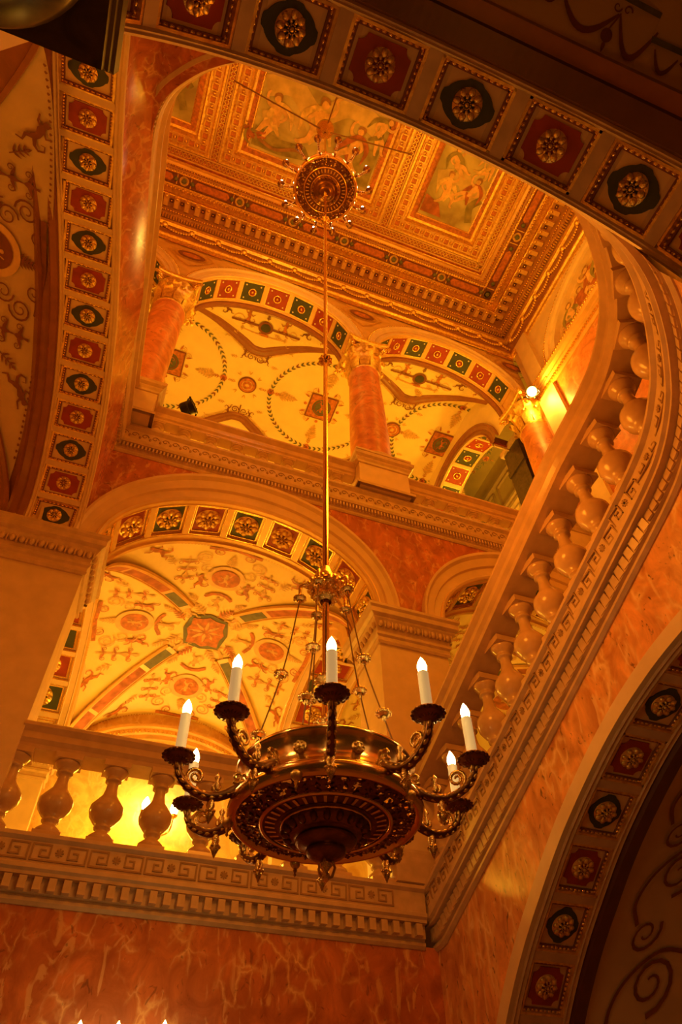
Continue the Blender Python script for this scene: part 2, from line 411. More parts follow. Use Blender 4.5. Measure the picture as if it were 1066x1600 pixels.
b.grid([[A3(XW, p[0], p[1]), A3(XW, p[0], max(top(p[0]), p[1])) if p[0] > 3.3 else A3(XW, p[0], 6.0)] for p in AO], 'marble_amber')
b.quad(A3(XW, 10.3, -2.58), A3(XW, 9.80, -2.58), A3(XW, 9.80, 3.75), A3(XW, 10.3, 3.6), 'marble_amber')
b.grid([[A3(*PR.at(s), 4.9), A3(*PR.at(s), 3.55+rise(s))] for s in np.linspace(6.9, PR.L, 40)], 'marble_amber', True)
wall_right = structure('wall_right', b)
b = B()
OP = Path(AO); rows = []; INN = []
for k in range(110):
    s = OP.L*k/109; p = OP.at(s); t = OP.tan(s, .1); q = p+A3(-t[1], t[0])*(-.19 if t[0] < 0 else .19)
    if q[1] > p[1] and k > 30: q = p-(q-p)
    if k <= 30 and q[0] > p[0]: q = p-(q-p)
    INN.append(q); rows.append([A3(XW, *p), A3(XW-.07, *p), A3(XW-.07, *q), A3(XW+.02, *q)])
b.grid(rows, 'stone_pale')
ground_arch = structure('trim_1', b)
I3 = [A3(XW, *q) for q in INN]
dn = A3(1, 0, 0); pth = Path(I3)
def s_at_y(y): return min(np.linspace(2.5, pth.L, 900), key=lambda s: abs(pth.at(s)[1]-y))
sr = s_at_y(6.99)
soffit(ground_arch, I3, dn, .80, (XW, 3, 0), [sr-.77*4+.77*k for k in range(14)], .77, 'bead', 0, .10, .06, 'stone', .50)
b = B()   # dark moulding and the dim vault beyond the ground arch
b.grid([[A3(XW+.80, q[0], q[1]), A3(XW+.82, q[0], q[1]-.07), A3(XW+.98, q[0], q[1]-.07), A3(XW+1.02, q[0], q[1])] for q in INN], 'moulding_dark')
def vside(q, t): return A3(XW+1.0+3.8*t, 2.6+(q[0]-2.6)*(1-.35*t), q[1]+.02+.6*math.sin(PI*min(1, t*.8))-1.2*t*t)
b.grid([[vside(q, t) for t in np.linspace(0, 1, 10)] for q in INN], 'plaster_buff', True)
side_vault = structure('ceiling', b)
# ------------------------------------------------------------------ near arch above the camera
def on_ray(px, py, z):
    F, Rr, U = (np.array(v) for v in (f_, r_, u_)); d = F*FPX+Rr*(px-533)-U*(py-800); return d*(z/d[2])
NE = [(.9-2.3*math.cos(a), .87, 4.2+2.3*math.sin(a)) for a in np.linspace(0, PI, 24)]
NE = catmull(NE, 4)
b = B()
b.grid([[A3(*p), A3(p[0], .87, 6.9)] for p in NE], 'marble_amber')
ND = .64
b.grid([[A3(p[0], .87-ND-dy, p[2]-dz) for dy, dz in ((0, 0), (.02, .07), (.20, .09), (.22, .04))] for p in NE], 'moulding_dark')
b.grid([[A3(p[0], .87-ND-dy, p[2]-dz) for dy, dz in ((.22, .05), (.34, .05), (.36, -.06))] for p in NE], 'moulding_brown')
b.grid([[A3(3.2, y, -2.58), A3(3.2, y, 4.2)] for y in (.8, .1)], 'stone_pale')
near_arch = structure('trim_2', b)
pn = Path(NE)
sref = min(np.linspace(0, pn.L, 900), key=lambda s: abs(pn.at(s)[0]-1.44))
soffit(near_arch, NE, (0, -1, 0), ND, (.9, .4, 3), [sref-.775*4+.775*k for k in range(9)], .775, 'bead', 1, .07, .05, 'stone', .52)
b = B()
def vest(x, t):
    return A3(x, -.10-3.2*t, 6.55-.12*(x-.9)**2+.5*math.sin(PI*min(t, 1)))
b.grid([[vest(x, t) for t in np.linspace(0, 1, 12)] for x in np.linspace(-2.4, 5.4, 40)], 'plaster_buff', True)
vestibule = structure('ceiling', b)
# ------------------------------------------------------------------ balustrades
def baluster_mesh(H, k=1.0):
    b = B(); q = .15*k
    b.box((0, 0, .03*H), (.19*k, .19*k, .03*H), 'stone_polished')
    pr = [(.17, .06), (.185, .09), (.17, .12), (.10, .17), (.085, .20), (.12, .215), (.125, .235), (.11, .25), (.16, .29), (.225, .36), (.245, .42), (.235, .48), (.17, .55), (.105, .62), (.085, .70),
          (.08, .76), (.095, .785), (.12, .79), (.12, .815), (.10, .825), (.125, .85), (.165, .885), (.185, .91), (.185, .93), (.16, .94)]
    b.lathe([(r*k, z*H) for r, z in pr], 24, 'stone_polished')
    b.box((0, 0, .965*H), (.20*k, .20*k, .035*H), 'stone_polished')
    return b.mesh('baluster')
def key_mesh():
    b = B(); g = .008; t = .011
    def bar(x0, z0, x1, z1):
        b.box(((x0+x1)/2, 0, (z0+z1)/2), (abs(x1-x0)/2+t, g, abs(z1-z0)/2+t), 'stone_groove_shade')
    for s_ in (-1, 1):
        P = [(.35, -.10), (.35, .10), (.12, .10), (.12, -.05), (.24, -.05), (.24, .03), (.18, .03)]
        for (x0, z0), (x1, z1) in zip(P, P[1:]): bar(s_*x0, z0, s_*x1, z1)
    bar(-.35, -.10, .35, -.10)
    for k in range(4):
        a = k*PI/4; d = A3(math.cos(a), 0, math.sin(a)); b.box((0, 0, .015), (.055, g, .010), 'stone_groove_shade', [d, A3(0, 1, 0), np.cross(d, A3(0, 1, 0))])
    return b.mesh('greek_key')
def dentil_mesh(w, h, d):
    b = B(); b.box((0, 0, 0), (w/2, d/2, h/2), 'stone'); return b.mesh('dentil')
def balustrade(label, P, N, zoff, H, pos, base, rail, key_z, dent_z, dent, name='balustrade', bs=1.0, key=True, group=None, Z=lambda s: 0.0, rk=0.0, kp=.75, de=.08, ov=lambda s: 0.0):
    """P(s), N(s): plan point (2) and unit direction to the hall; pos: dict of s ranges"""
    s0, s1, r0, r1 = pos['base0'], pos['base1'], pos['rail0'], pos['rail1']
    root = put(name, None, None, frame(A3(*P(s0), base[0][1])), label, 'balustrade', group or 'stone balustrades around the stair hall')
    n = max(2, int((s1-s0)/.12)); ss = np.linspace(s0, s1, n)
    b = B(); sweep(b, [A3(*P(s), Z(s)) for s in ss], [A3(*N(s), 0) for s in ss], base, 'stone'); put('base_cornice', b, root)
    for r0, r1 in pos.get('rails', [(r0, r1)]):
      n = max(2, int((r1-r0)/.12)); ss = np.linspace(r0, r1, n); b = B()
      sweep(b, [A3(*(P(s)+N(s)*ov(s)), Z(s)) for s in ss], [A3(*N(s), 0) for s in ss], rail, 'stone_polished')
      for s in (r0, r1):
          b.add([A3(*(P(s)+N(s)*ov(s)), Z(s))+A3(*N(s), 0)*e+A3(0, 0, z) for e, z in rail[:-1]], [tuple(range(len(rail)-1))], 'stone_polished')
      put('handrail', b, root)
    bm = cached(('bal', H, bs), lambda: baluster_mesh(H, bs))
    for s in pos['bal']:
        p = P(s)+N(s)*pos.get('be', -.06); t = unit(A3(-N(s)[1], N(s)[0], 0))
        put('baluster', bm, root, frame(A3(*p, zoff+Z(s)), t, A3(*N(s), 0)))
    if key:
        for s in np.arange(s0+pos.get('k0', .42), s1-.3, kp):
            nn = N(s); t = A3(nn[1], -nn[0], 0)
            if rk: t = -t; t[2] = rk
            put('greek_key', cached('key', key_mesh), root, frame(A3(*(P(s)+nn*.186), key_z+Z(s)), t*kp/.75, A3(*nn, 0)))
    dw, dh, dd, sp = dent
    if dw > .05:
        dm = cached(('den', dent), lambda: dentil_mesh(dw, dh, dd))
        for k, s in enumerate(np.arange(s0+sp, s1-.03, sp)):
            nn = N(s); t = A3(nn[1], -nn[0], 0)
            if rk: t = -t; t[2] = rk
            put('dentil', dm, root, frame(A3(*(P(s)+nn*(de+dd/2)), dent_z+Z(s)), t, A3(*nn, 0)))
    else:
        b = B()
        for s in np.arange(s0+sp, s1-.03, sp):
            nn = N(s); t = A3(nn[1], -nn[0], 0)
            b.box(A3(*(P(s)+nn*(.08+dd/2)), dent_z), (dw/2, dd/2, dh/2), 'stone', [t, A3(*nn, 0), A3(0, 0, 1)])
        o = put('dentil_course', b, root); o['kind'] = 'stuff'
    return root
RAIL = [(-.30, 5.56), (-.30, 5.60), (-.34, 5.64), (-.34, 5.80), (-.38, 5.84), (-.38, 5.90), (-.30, 5.94), (-.05, 5.96), (.19, 5.94), (.24, 5.90), (.24, 5.85), (.20, 5.81), (.17, 5.78), (.17, 5.68), (.12, 5.62), (.10, 5.56), (-.30, 5.56)]
back_bal = balustrade('level stone balustrade on the back wall behind the big chandelier, Greek key band beneath',
    lambda s: A3(s, 10.22), lambda s: A3(0, -1), 4.33, 1.23,
    dict(base0=-9.0, base1=5.16, rail0=-1.25, rail1=4.75, bal=[-1.20+.715*k for k in range(9)], k0=.52), LEDGE,
    [(e, z) for e, z in RAIL], 4.09, 3.715, (.098, .155, .10, .187))
def Pp(s): return offs(PR, s, 0, -1)[0]
def Nn(s): return offs(PR, s, 0, -1)[1]
RAILR = [(e+(.07 if e > 0 else -.05), z+.17) for e, z in RAIL]
def over(s): return float(np.interp(s, [0, 6.0, 7.4, 8.4], [.16, .14, .03, -.04]))
right_bal = balustrade('climbing stone balustrade overhead on the right with glossy vase balusters and Greek key band',
    Pp, Nn, 4.33, 1.40, dict(base0=.0, base1=PR.L-.02, rail0=.32, rail1=PR.L-.2, bal=[10.25-6.33+.665*k for k in range(-5, 10)], be=-.02, k0=.08+.59*.0), LEDGE,
    RAILR, 4.09, 3.715, (.098, .14, .025, .122), Z=rise, rk=RAKE, kp=.59, de=.075, ov=over)
# gallery floors (undersides and tops)
b = B()
b.box((1.7, 14.6, 4.2), (10.8, 4.35, .1), 'stone'); b.box((-6.3, 5.0, 4.2), (3.2, 5.2, .1), 'stone')
b.box((1.7, 4.9, -2.68), (11, 14, .1), 'stone')
structure('floor', b)
# ------------------------------------------------------------------ level one arcade (back)
def FB(h, z, e): return A3(h, Y1-e, z)
ZI = 9.87
CA = [-5.75, 1.75, 9.25]; IN = (2.95, 2.13); OUT = (3.45, 3.02)
b = B()
arch_wall(b, lambda h, z, e: A3(h, Y1+.10-e, z), -9, 12.1, ZI, 13.1, [(c, 3.40, 2.97, ZI) for c in CA], 'marble_red')
wall_upper_back = structure('wall_back', b)
for k, c in enumerate(CA):
    b = B(); arch_face(b, FB, c, IN, OUT, ZI, 'stucco')
    root = structure('trim_%d' % (3+k), b)
    E_ = [FB(h, z, .10) for h, z in ellipse(c, ZI, IN[0], IN[1], n=90)]
    L_ = Path(E_).L; cw = L_/9
    soffit(root, E_, (0, 1, 0), 1.25, (c, 10.6, 5), [cw*(i+.5) for i in range(9)], cw, 'gilt', 1, .17, .08, 'stucco_gold', .78)
    b = B()   # brown edge moulding on the far side
    b.grid([[A3(c-(IN[0]+d)*math.cos(t), 11.15+y, ZI+(IN[1]+d)*math.sin(t)) for d, y in ((0, 0), (-.05, .02), (-.05, .10), (.0, .14), (.2, .16))] for t in np.linspace(0, PI, 60)], 'stucco_gold')
    put('edge_moulding', b, root)
IMP = [(0, 8.95), (.04, 8.95), (.06, 9.0), (.04, 9.04), (.04, 9.12), (.08, 9.16), (.08, 9.22), (.05, 9.25), (.07, 9.36), (.14, 9.48), (.17, 9.52), (.17, 9.56), (.24, 9.60), (.24, 9.72), (.28, 9.77), (.28, 9.84), (.0, 9.87)]
def pier(x0, x1, y0, y1, label, zb=4.34, mat='stone_pale', profile=IMP):
    b = B(); b.box(((x0+x1)/2, (y0+y1)/2, (zb+9.0)/2), ((x1-x0)/2, (y1-y0)/2, (9.0-zb)/2), mat)
    root = put('pier', b, None, None, label, 'pier', 'stone piers of the lower arcade')
    b = B(); cr = [(x0, y0), (x1, y0), (x1, y1), (x0, y1)]
    dg = [(-1, -1), (1, -1), (1, 1), (-1, 1)]
    b.grid([[A3(cx+dx*e, cy+dy*e, z) for e, z in profile] for (cx, cy), (dx, dy) in list(zip(cr, dg))+[(cr[0], dg[0])]], 'stone')
    put('impost_cornice', b, root)
    b = B(); n1 = int((x1-x0+.2)/.17); 
    for k in range(n1):
        x = x0-.08+(x1-x0+.16)*(k+.5)/n1; b.ball((x, y0-.115, 9.40), (.055, .05, .085), 'stone', 8, 5); b.box((x+(x1-x0+.16)/n1/2, y0-.11, 9.40), (.012, .03, .08), 'stone')
    n1 = int((y1-y0+.2)/.17)
    for k in range(n1):
        y = y0-.08+(y1-y0+.16)*(k+.5)/n1
        for sx, xx in ((1, x1+.115), (-1, x0-.115)):
            b.ball((xx, y, 9.40), (.05, .055, .085), 'stone', 8, 5)
    o = put('egg_and_dart', b, root); o['kind'] = 'stuff'
    b = B(); b.grid([[A3(cx+dx*e, cy+dy*e, z) for e, z in ((0, 4.85), (.01, 4.8), (.012, 4.72), (.018, 4.66), (.018, 4.345), (-.3, 4.345))] for (cx, cy), (dx, dy) in list(zip(cr, dg))+[(cr[0], dg[0])]], 'stone')
    put('base_moulding', b, root)
pier(4.72, 6.28, Y1, 11.2, 'square cream stone pier between the lower arches, right of the lower chandelier')
pier(-2.80, -1.23, Y1, 11.2, 'broad stone corner pier on the far left, carrying two coffered arches')
pier(12.22, 13.7, 10.02, 11.2, 'stone pier behind the curving balustrade at the far right end of the gallery')
# ------------------------------------------------------------------ painting helper: flat paint laid on a surface
class Paint:
    def __init__(s, fn, up=(0, 0, -1)): s.b = B(); s._f = fn; s.up = A3(*up); s.k = 0
    @property
    def fn(s): return s._lift
    @fn.setter
    def fn(s, f): s._f = f
    def _lift(s, x, y): return s._f(x, y)+s.up*(.0007*(s.k % 22))   # overlapping strokes lie on one another
    def ribbon(s, pts, w, mat):
        s.k += 1; pts = [np.array(p, float) for p in pts]; n = len(pts); ws = w if hasattr(w, '__len__') else [w]*n; rows = []
        for i, p in enumerate(pts):
            t = pts[min(i+1, n-1)]-pts[max(i-1, 0)]; l = np.linalg.norm(t); t = t/l if l > 0 else A3(1, 0)
            nn = A3(-t[1], t[0])*ws[i]/2; rows.append([s.fn(*(p-nn)), s.fn(*(p+nn))])
        s.b.grid(rows, mat)
    def disc(s, c, r, mat, r0=0, ry=None, n=24, rot=0):
        s.k += 1; ry = ry or r; ks = [r0, (r0+1)/2, 1] if r0 else [.001, .5, 1]
        s.b.grid([[s.fn(c[0]+r*k*math.cos(2*PI*j/n+rot), c[1]+ry*k*math.sin(2*PI*j/n+rot)) for j in range(n)] for k in ks], mat, closed=True)
    def poly(s, pts, mat):
        s.k += 1; c = np.mean(np.array(pts, float), 0)
        s.b.grid([[s.fn(*(c+(np.array(p)-c)*k)) for p in pts] for k in (.001, .5, 1)], mat, closed=True)
    def rect(s, c, hx, hy, mat):
        P = [(c[0]+a*hx, c[1]+b_*hy) for a, b_ in ((-1, -1), (0, -1), (1, -1), (1, 0), (1, 1), (0, 1), (-1, 1), (-1, 0))]; s.poly(P, mat)
    def leaf(s, p, a, l, w, mat):
        d = A3(math.cos(a), math.sin(a)); n_ = A3(-d[1], d[0]); p = np.array(p, float)
        s.ribbon([p, p+d*l*.25, p+d*l*.6, p+d*l], [w*.2, w, w*.8, w*.05], mat)
    def spiral(s, c, r, a0, turns, w, mat, sgn=1):
        n = int(12*turns)+3; s.ribbon([(c[0]+r*(1-.82*i/n)*math.cos(a0+sgn*2*PI*turns*i/n), c[1]+r*(1-.82*i/n)*math.sin(a0+sgn*2*PI*turns*i/n)) for i in range(n+1)], [w*(1-.5*i/n) for i in range(n+1)], mat)
    def spray(s, p, a, l, mat, n=4, w=.3):
        p = np.array(p, float); d = A3(math.cos(a), math.sin(a)); s.ribbon([p, p+d*l], l*.05, mat)
        for i in range(n):
            q = p+d*l*(.2+.75*i/n)
            for sg in (-1, 1): s.leaf(q, a+sg*.9, l*(.38-.05*i), l*.11, mat)
        s.leaf(p+d*l*.8, a, l*.3, l*.14, mat)
    def figure(s, p, a, h, mat, flip=1):
        """small draped figure with raised arm and trailing tail"""
        p = np.array(p, float); u = A3(math.cos(a), math.sin(a)); v = A3(-u[1], u[0])*flip
        Q = lambda x, y: p+v*x*h+u*y*h
        s.disc(Q(0, .88), h*.10, mat, n=10)
        s.ribbon([Q(0, .80), Q(.02, .62), Q(-.03, .42), Q(.05, .22)], [h*.14, h*.24, h*.17, h*.22], mat)
        s.ribbon([Q(.03, .70), Q(.22, .78), Q(.30, 1.0)], [h*.09, h*.07, h*.05], mat)
        s.ribbon([Q(-.05, .68), Q(-.22, .55), Q(-.34, .70)], [h*.08, h*.07, h*.04], mat)
        s.ribbon([Q(.04, .26), Q(.2, .1), Q(.16, -.12), Q(.34, -.2)], [h*.15, h*.11, h*.07, h*.04], mat)
        s.ribbon([Q(-.02, .26), Q(-.14, .08), Q(-.3, .05), Q(-.42, .2), Q(-.34, .34), Q(-.24, .27)], [h*.14, h*.1, h*.07, h*.06, h*.04, h*.02], mat)
    def body(s, p, a, h, skin, cloth, pose=0, flip=1):
        """full painted figure: torso, bent limbs, head with hair and a swirl of drapery"""
        p = np.array(p, float); u = A3(math.cos(a), math.sin(a)); v = A3(-u[1], u[0])*flip
        def R(pts, ws, m):
            C = catmull([p+v*x*h+u*y*h for x, y in pts], 5); n = len(C)
            s.ribbon(C, [h*float(np.interp(i/(n-1), np.linspace(0, 1, len(ws)), ws)) for i in range(n)], m)
        R([(-.34, .30), (-.30, .62), (-.05, .78), (.16, .58), (.34, .22)], [.03, .12, .10, .14, .05], cloth)
        if pose == 0:
            R([(.06, .40), (.20, .22), (.16, .02), (.22, -.04)], [.16, .12, .07, .05], skin); R([(-.05, .40), (-.12, .20), (-.30, .10), (-.36, .12)], [.16, .12, .07, .04], skin)
        else:
            R([(.06, .40), (.26, .34), (.42, .16), (.52, .16)], [.16, .13, .07, .04], skin); R([(-.02, .40), (.16, .22), (.30, .02), (.36, .0)], [.16, .12, .07, .04], skin)
        R([(-.08, .12), (.04, .32), (.16, .44)], [.05, .14, .06], cloth)
        R([(.0, .36), (.02, .50), (-.01, .64), (.02, .76)], [.17, .15, .20, .09], skin)
        R([(.08, .70), (.22, .76), (.26, .92), (.20, 1.02)], [.08, .075, .055, .04], skin); R([(-.07, .70), (-.20, .58), (-.14, .46), (-.02, .42)], [.08, .07, .05, .04], skin)
        s.disc(p+v*.03*h+u*.87*h, .075*h, skin, n=14); R([(-.06, .85), (-.04, .96), (.06, .96), (.11, .90)], [.03, .06, .06, .03], 'paint_hair')
    def candelabrum(s, p, a, l, mat, mat2):
        p = np.array(p, float); d = A3(math.cos(a), math.sin(a)); n_ = A3(-d[1], d[0])
        s.ribbon([p+d*l*t for t in np.linspace(0, 1, 13)], [l*x for x in (.02, .10, .02, .04, .14, .05, .02, .09, .03, .02, .12, .03, .05)], mat)
        for t in (.22, .55, .82):
            for sg in (-1, 1):
                s.leaf(p+d*l*t, a+sg*1.2, l*.2, l*.06, mat2); s.spiral(p+d*l*t+n_*sg*l*.15, l*.06, a, 1.2, l*.02, mat2, sg)
# ------------------------------------------------------------------ groin vaults of level one
def groin(cx, cy, hx, hy, z0, rise, dome):
    def f(x, y, off=0.0):
        u = min(1, abs(x-cx)/hx); v = min(1, abs(y-cy)/hy)
        z = z0+rise*max(math.sqrt(max(0, 1-u*u)), math.sqrt(max(0, 1-v*v)))+dome*(1-u*u)*(1-v*v)
        return A3(x, y, z-off)
    return f
def vault_mesh(fn, cx, cy, hx, hy, mat, n=44):
    b = B(); g = [math.sin(PI/2*t) for t in np.linspace(-1, 1, n)]
    b.grid([[fn(cx+hx*a, cy+hy*c) for c in g] for a in g], mat, True); return b
def vault_level_one(cx, cy, hx, hy, plaster, tone, ribs=('paint_wine', 'paint_teal'), z0=9.9, rise=2.1, dome=.42, orn=True):
    fn = groin(cx, cy, hx, hy, z0, rise, dome)
    root = structure('ceiling', vault_mesh(fn, cx, cy, hx, hy, plaster))
    for sx in (-1, 1):
        for sy in (-1, 1):
            def rib(t): return (cx+sx*hx*math.sin(t), cy+sy*hy*math.sin(t))
            # broad moulded rib: pale border, coloured panels
            T = np.linspace(.24, 1.53, 26); d = unit(A3(hx*sx, hy*sy)); nn = A3(-d[1], d[0])
            b = B(); rows = []; 
            for t in T:
                p = A3(*rib(t)); w = .24
                zc = fn(*p)[2]; zl = min(fn(*(p+nn*w))[2], fn(*(p-nn*w))[2], zc)-.05
                rows.append([A3(*(p+nn*w*k), zl-dz) for k, dz in ((-1, -.08), (-1, 0), (-.72, .03), (-.66, 0), (.66, 0), (.72, .03), (1, 0), (1, -.08))])
            b.grid(rows, 'stucco_gold' if tone else 'moulding_brown'); 
            rb = put('rib', b, root)
            b = B()
            for ta, tb, mt in ((.27, .44, ribs[1]), (.47, .90, ribs[0]), (.93, 1.25, ribs[0]), (1.27, 1.5, ribs[0])):
                rr = []
                for t in np.linspace(ta, tb, 8):
                    p = A3(*rib(t)); w = .24; zc = fn(*p)[2]; zl = min(fn(*(p+nn*w))[2], fn(*(p-nn*w))[2], zc)-.052
                    rr.append([A3(*(p-nn*.14), zl), A3(*(p+nn*.14), zl)])
                b.grid(rr, mt)
            put('painted_panel', b, rb)
    if not orn: return root
    P = Paint(lambda x, y: fn(x, y, .035)); P2 = Paint(lambda x, y: fn(x, y, .053))
    o1, o2, o3 = ('paint_ochre', 'paint_rust', 'paint_brown') if tone else ('paint_brown', 'paint_brown', 'paint_green')
    P.poly([(cx+.62*math.cos(a)*k, cy+.75*math.sin(a)*k) for a, k in [(PI/4*i, 1.0 if i % 2 == 0 else 1.12) for i in range(8)]], 'paint_teal')
    P2.poly([(cx+.52*math.cos(a)*k, cy+.63*math.sin(a)*k) for a, k in [(PI/8*i, (1.0, .92, 1.2, .92)[i % 4]) for i in range(16)]], 'paint_rust')
    for i in range(8): P2.b.v and None; Paint.leaf(P2, (cx+.08*math.cos(PI/4*i), cy+.08*math.sin(PI/4*i)), PI/4*i, .38, .10, 'paint_ochre')
    for k in range(4):
        dq = [A3(0, -1), A3(1, 0), A3(0, 1), A3(-1, 0)][k]; dp = A3(-dq[1], dq[0]); hq = hy if k % 2 == 0 else hx; hp = hx if k % 2 == 0 else hy
        def L(p, q): return A3(cx, cy)+dp*p*hp+dq*q*hq
        ang = math.atan2(dq[1], dq[0])
        c = L(0, .64); P.disc(c, .50, 'paint_tan'); P2.disc(c, .36, o2); P2.figure(c-dq*.22, ang, .42, 'paint_ochre')
        P.figure(L(0, .28), ang, .5, o1); P.ribbon([L(-.12, .40), L(-.06, .44), L(0, .45), L(.06, .44), L(.12, .40)], .10, o2)
        P.spray(L(0, .76), ang, .5, o1, 5); P.ribbon([L(-.22, .95), L(0, .97), L(.22, .95)], .1, o2)
        for sg in (-1, 1):
            P.figure(L(sg*.20, .50), ang, .55, o2, sg); P.candelabrum(L(sg*.34, .52), ang, 1.15, o1, o2)
            P.spiral(L(sg*.17, .72), .20, ang, 1.6, .035, o1, sg); P.spiral(L(sg*.22, .84), .22, ang+PI, 1.8, .04, o1, -sg)
            P.spiral(L(sg*.12, .92), .16, ang, 1.5, .035, o2, sg); P.ribbon([L(sg*.14, .56), L(sg*.22, .62), L(sg*.32, .60)], .03, o1)
            P.figure(L(sg*.52, .86), ang+sg*.9, .55, o2, sg); P.spray(L(sg*.44, .74), ang+sg*.5, .4, o1, 3); P.spray(L(sg*.16, .22+.1), ang+sg*.7, .42, o1, 4)
            for t in np.linspace(.30, .92, 26):
                P.leaf(L(sg*(t-.085), .985-(.985-t)*.02), ang, .05, .05, o1)
    for sx in (-1, 1):
        for sy in (-1, 1):
            a = math.atan2(sy*hy, sx*hx); d = A3(math.cos(a), math.sin(a)); c = A3(cx, cy)
            P.figure(c+d*.72, a, .5, o1, sx*sy); P.spray(c+d*.65+A3(-d[1], d[0])*.3, a, .55, o1, 4); P.spray(c+d*.65-A3(-d[1], d[0])*.3, a, .55, o2, 4)
    put('fresco', P.b, root); put('fresco', P2.b, root)
    return root
GY = 14.95
for k, c in enumerate(CA):
    vault_level_one(c, GY, 2.98, 3.75, 'plaster', True)
# side arches between gallery bays
def side_arch(x, num):
    b = B(); E0 = ellipse(GY, ZI, 3.0, 2.1, n=60)
    for xx, sg in ((x-.78, -1), (x+.78, 1)):
        F_ = lambda h, z, e, xx=xx, sg=sg: A3(xx+sg*e, h, z)
        arch_face(b, F_, GY, (3.0, 2.1), (3.5, 2.45), ZI, 'stucco_gold', prof=((0, 0), (0, .06), (.4, .05), (.5, .10), (1, .1), (1, 0)))
        arch_wall(b, lambda h, z, e, xx=xx: A3(xx, h, z), 11.1, 18.8, ZI, 12.6, [(GY, 3.0, 2.1, ZI)], 'stucco')
    root = structure('trim_%d' % num, b)
    E_ = [A3(x-.78, h, z) for h, z in E0]; L_ = Path(E_).L; cw = L_/9
    soffit(root, E_, (1, 0, 0), 1.56, (x, GY, 5), [cw*(i+.5) for i in range(9)], cw, 'gilt', 0, .22, .08, 'stucco', .7)
side_arch(5.5, 6); side_arch(-2.0, 7)
for x in (5.5, -2.0, -9.4):
    pier(x-.70, x+.70, 17.80, 18.2, {5.5: 'yellow-lit pier at the rear of the gallery, behind the lower chandelier bowl', -2.0: 'rear gallery pier glimpsed between the leftmost balusters', -9.4: 'rear gallery pier out beyond the left corner pier'}[x])
# rear wall of the gallery with lunette arches
def FG(h, z, e): return A3(h, 18.7-e, z)
b = B()
b.grid([[FG(x, 4.3, 0), FG(x, 13.2, 0)] for x in np.linspace(-10, 13.5, 30)], 'marble_yellow')
b.box((1.7, 18.66, 5.0), (11.5, .06, .7), 'marble_yellow'); b.box((1.7, 18.62, 6.35), (11.5, .05, .55), 'stone_pale'); b.box((1.7, 18.60, 6.95), (11.5, .09, .05), 'stone_pale'); b.box((1.7, 18.60, 5.75), (11.5, .09, .06), 'stone_pale')
gal = structure('wall_rear', b)
for c in CA:
    b = B(); arch_face(b, FG, c, (2.35, 1.25), (2.85, 1.62), ZI, 'stucco_gold', prof=((0, 0), (0, .12), (.35, .12), (.4, .2), (.75, .2), (.8, .3), (1, .3), (1, 0)))
    lun = put('lunette_arch', b, gal)
    b = B()
    for t in np.linspace(.1, PI-.1, 60): b.ball(FG(c-2.62*math.cos(t), ZI+1.45*math.sin(t), .2), (.035, .03, .05), 'gold', 5, 4)
    o = put('bead_course', b, lun); o['kind'] = 'stuff'
# wall in gallery: bronze sconce with a bright lamp
sp = FG(1.75, 8.6, 0)
root = put('wall_sconce', None, None, frame(sp), 'glowing bronze wall sconce seen through the back balustrade', 'sconce')
b = B(); b.lathe([(.20, 0), (.18, .05), (.08, .08)], 16, 'brass', sp, [A3(1, 0, 0), A3(0, 0, 1), A3(0, -1, 0)]); put('backplate', b, root)
for s_ in (-1, 0, 1):
    b = B(); q = sp+A3(s_*.38, -.45-.1*(s_ == 0), .10)
    b.tube(catmull([sp+A3(0, -.05, -.05), sp+A3(s_*.15, -.3, -.30), sp+A3(s_*.33, -.5, -.25), q]), .025, 8, 'brass'); b.lathe([(.02, 0), (.10, .05), (.12, .09), (.03, .09)], 14, 'brass', q)
    arm = put('arm', b, root)
    b = B(); b.lathe([(.035, .09), (.09, .17), (.11, .25), (.09, .36), (.03, .46), (.001, .5)], 14, 'sconce_bulb', q); put('bulb', b, arm)
# ------------------------------------------------------------------ left wall of the hall, level one, with its long arch
LA = (5.2, 4.7, 2.13)    # centre y, half span, rise
def FL(y, z, e):
    ys = [0.8, 2.25, 2.6, 3.3, 4.1, 5.1, 6.4, 8.0, 10.2]; xs = [-2.2, -2.24, -2.24, -2.21, -2.14, -2.02, -1.86, -1.72, -1.60]
    return A3(float(np.interp(y, ys, xs))+e, y, z)
b = B()
hs = [(y, LA[2]*math.sqrt(max(0, 1-((y-LA[0])/LA[1])**2))+ZI) for y in np.linspace(LA[0]-LA[1], 10.1, 70)]
hs = [(y, z if y < LA[0]+LA[1] else ZI) for y, z in hs]
b.grid([[FL(y, z, 0), FL(y, (z+13)/2, .02), A3(min(FL(y, z, 0)[0]+.28, -1.6), y, 13.05)] for y, z in hs], 'marble_red', True)
b.grid([[FL(y, 4.3, 0), FL(y, 9.5, 0), FL(y, 12.6, .0), FL(y, 12.9, .05), FL(y, 13.02, .14)] for y in np.linspace(-1.2, .5, 8)], 'marble_red', True)
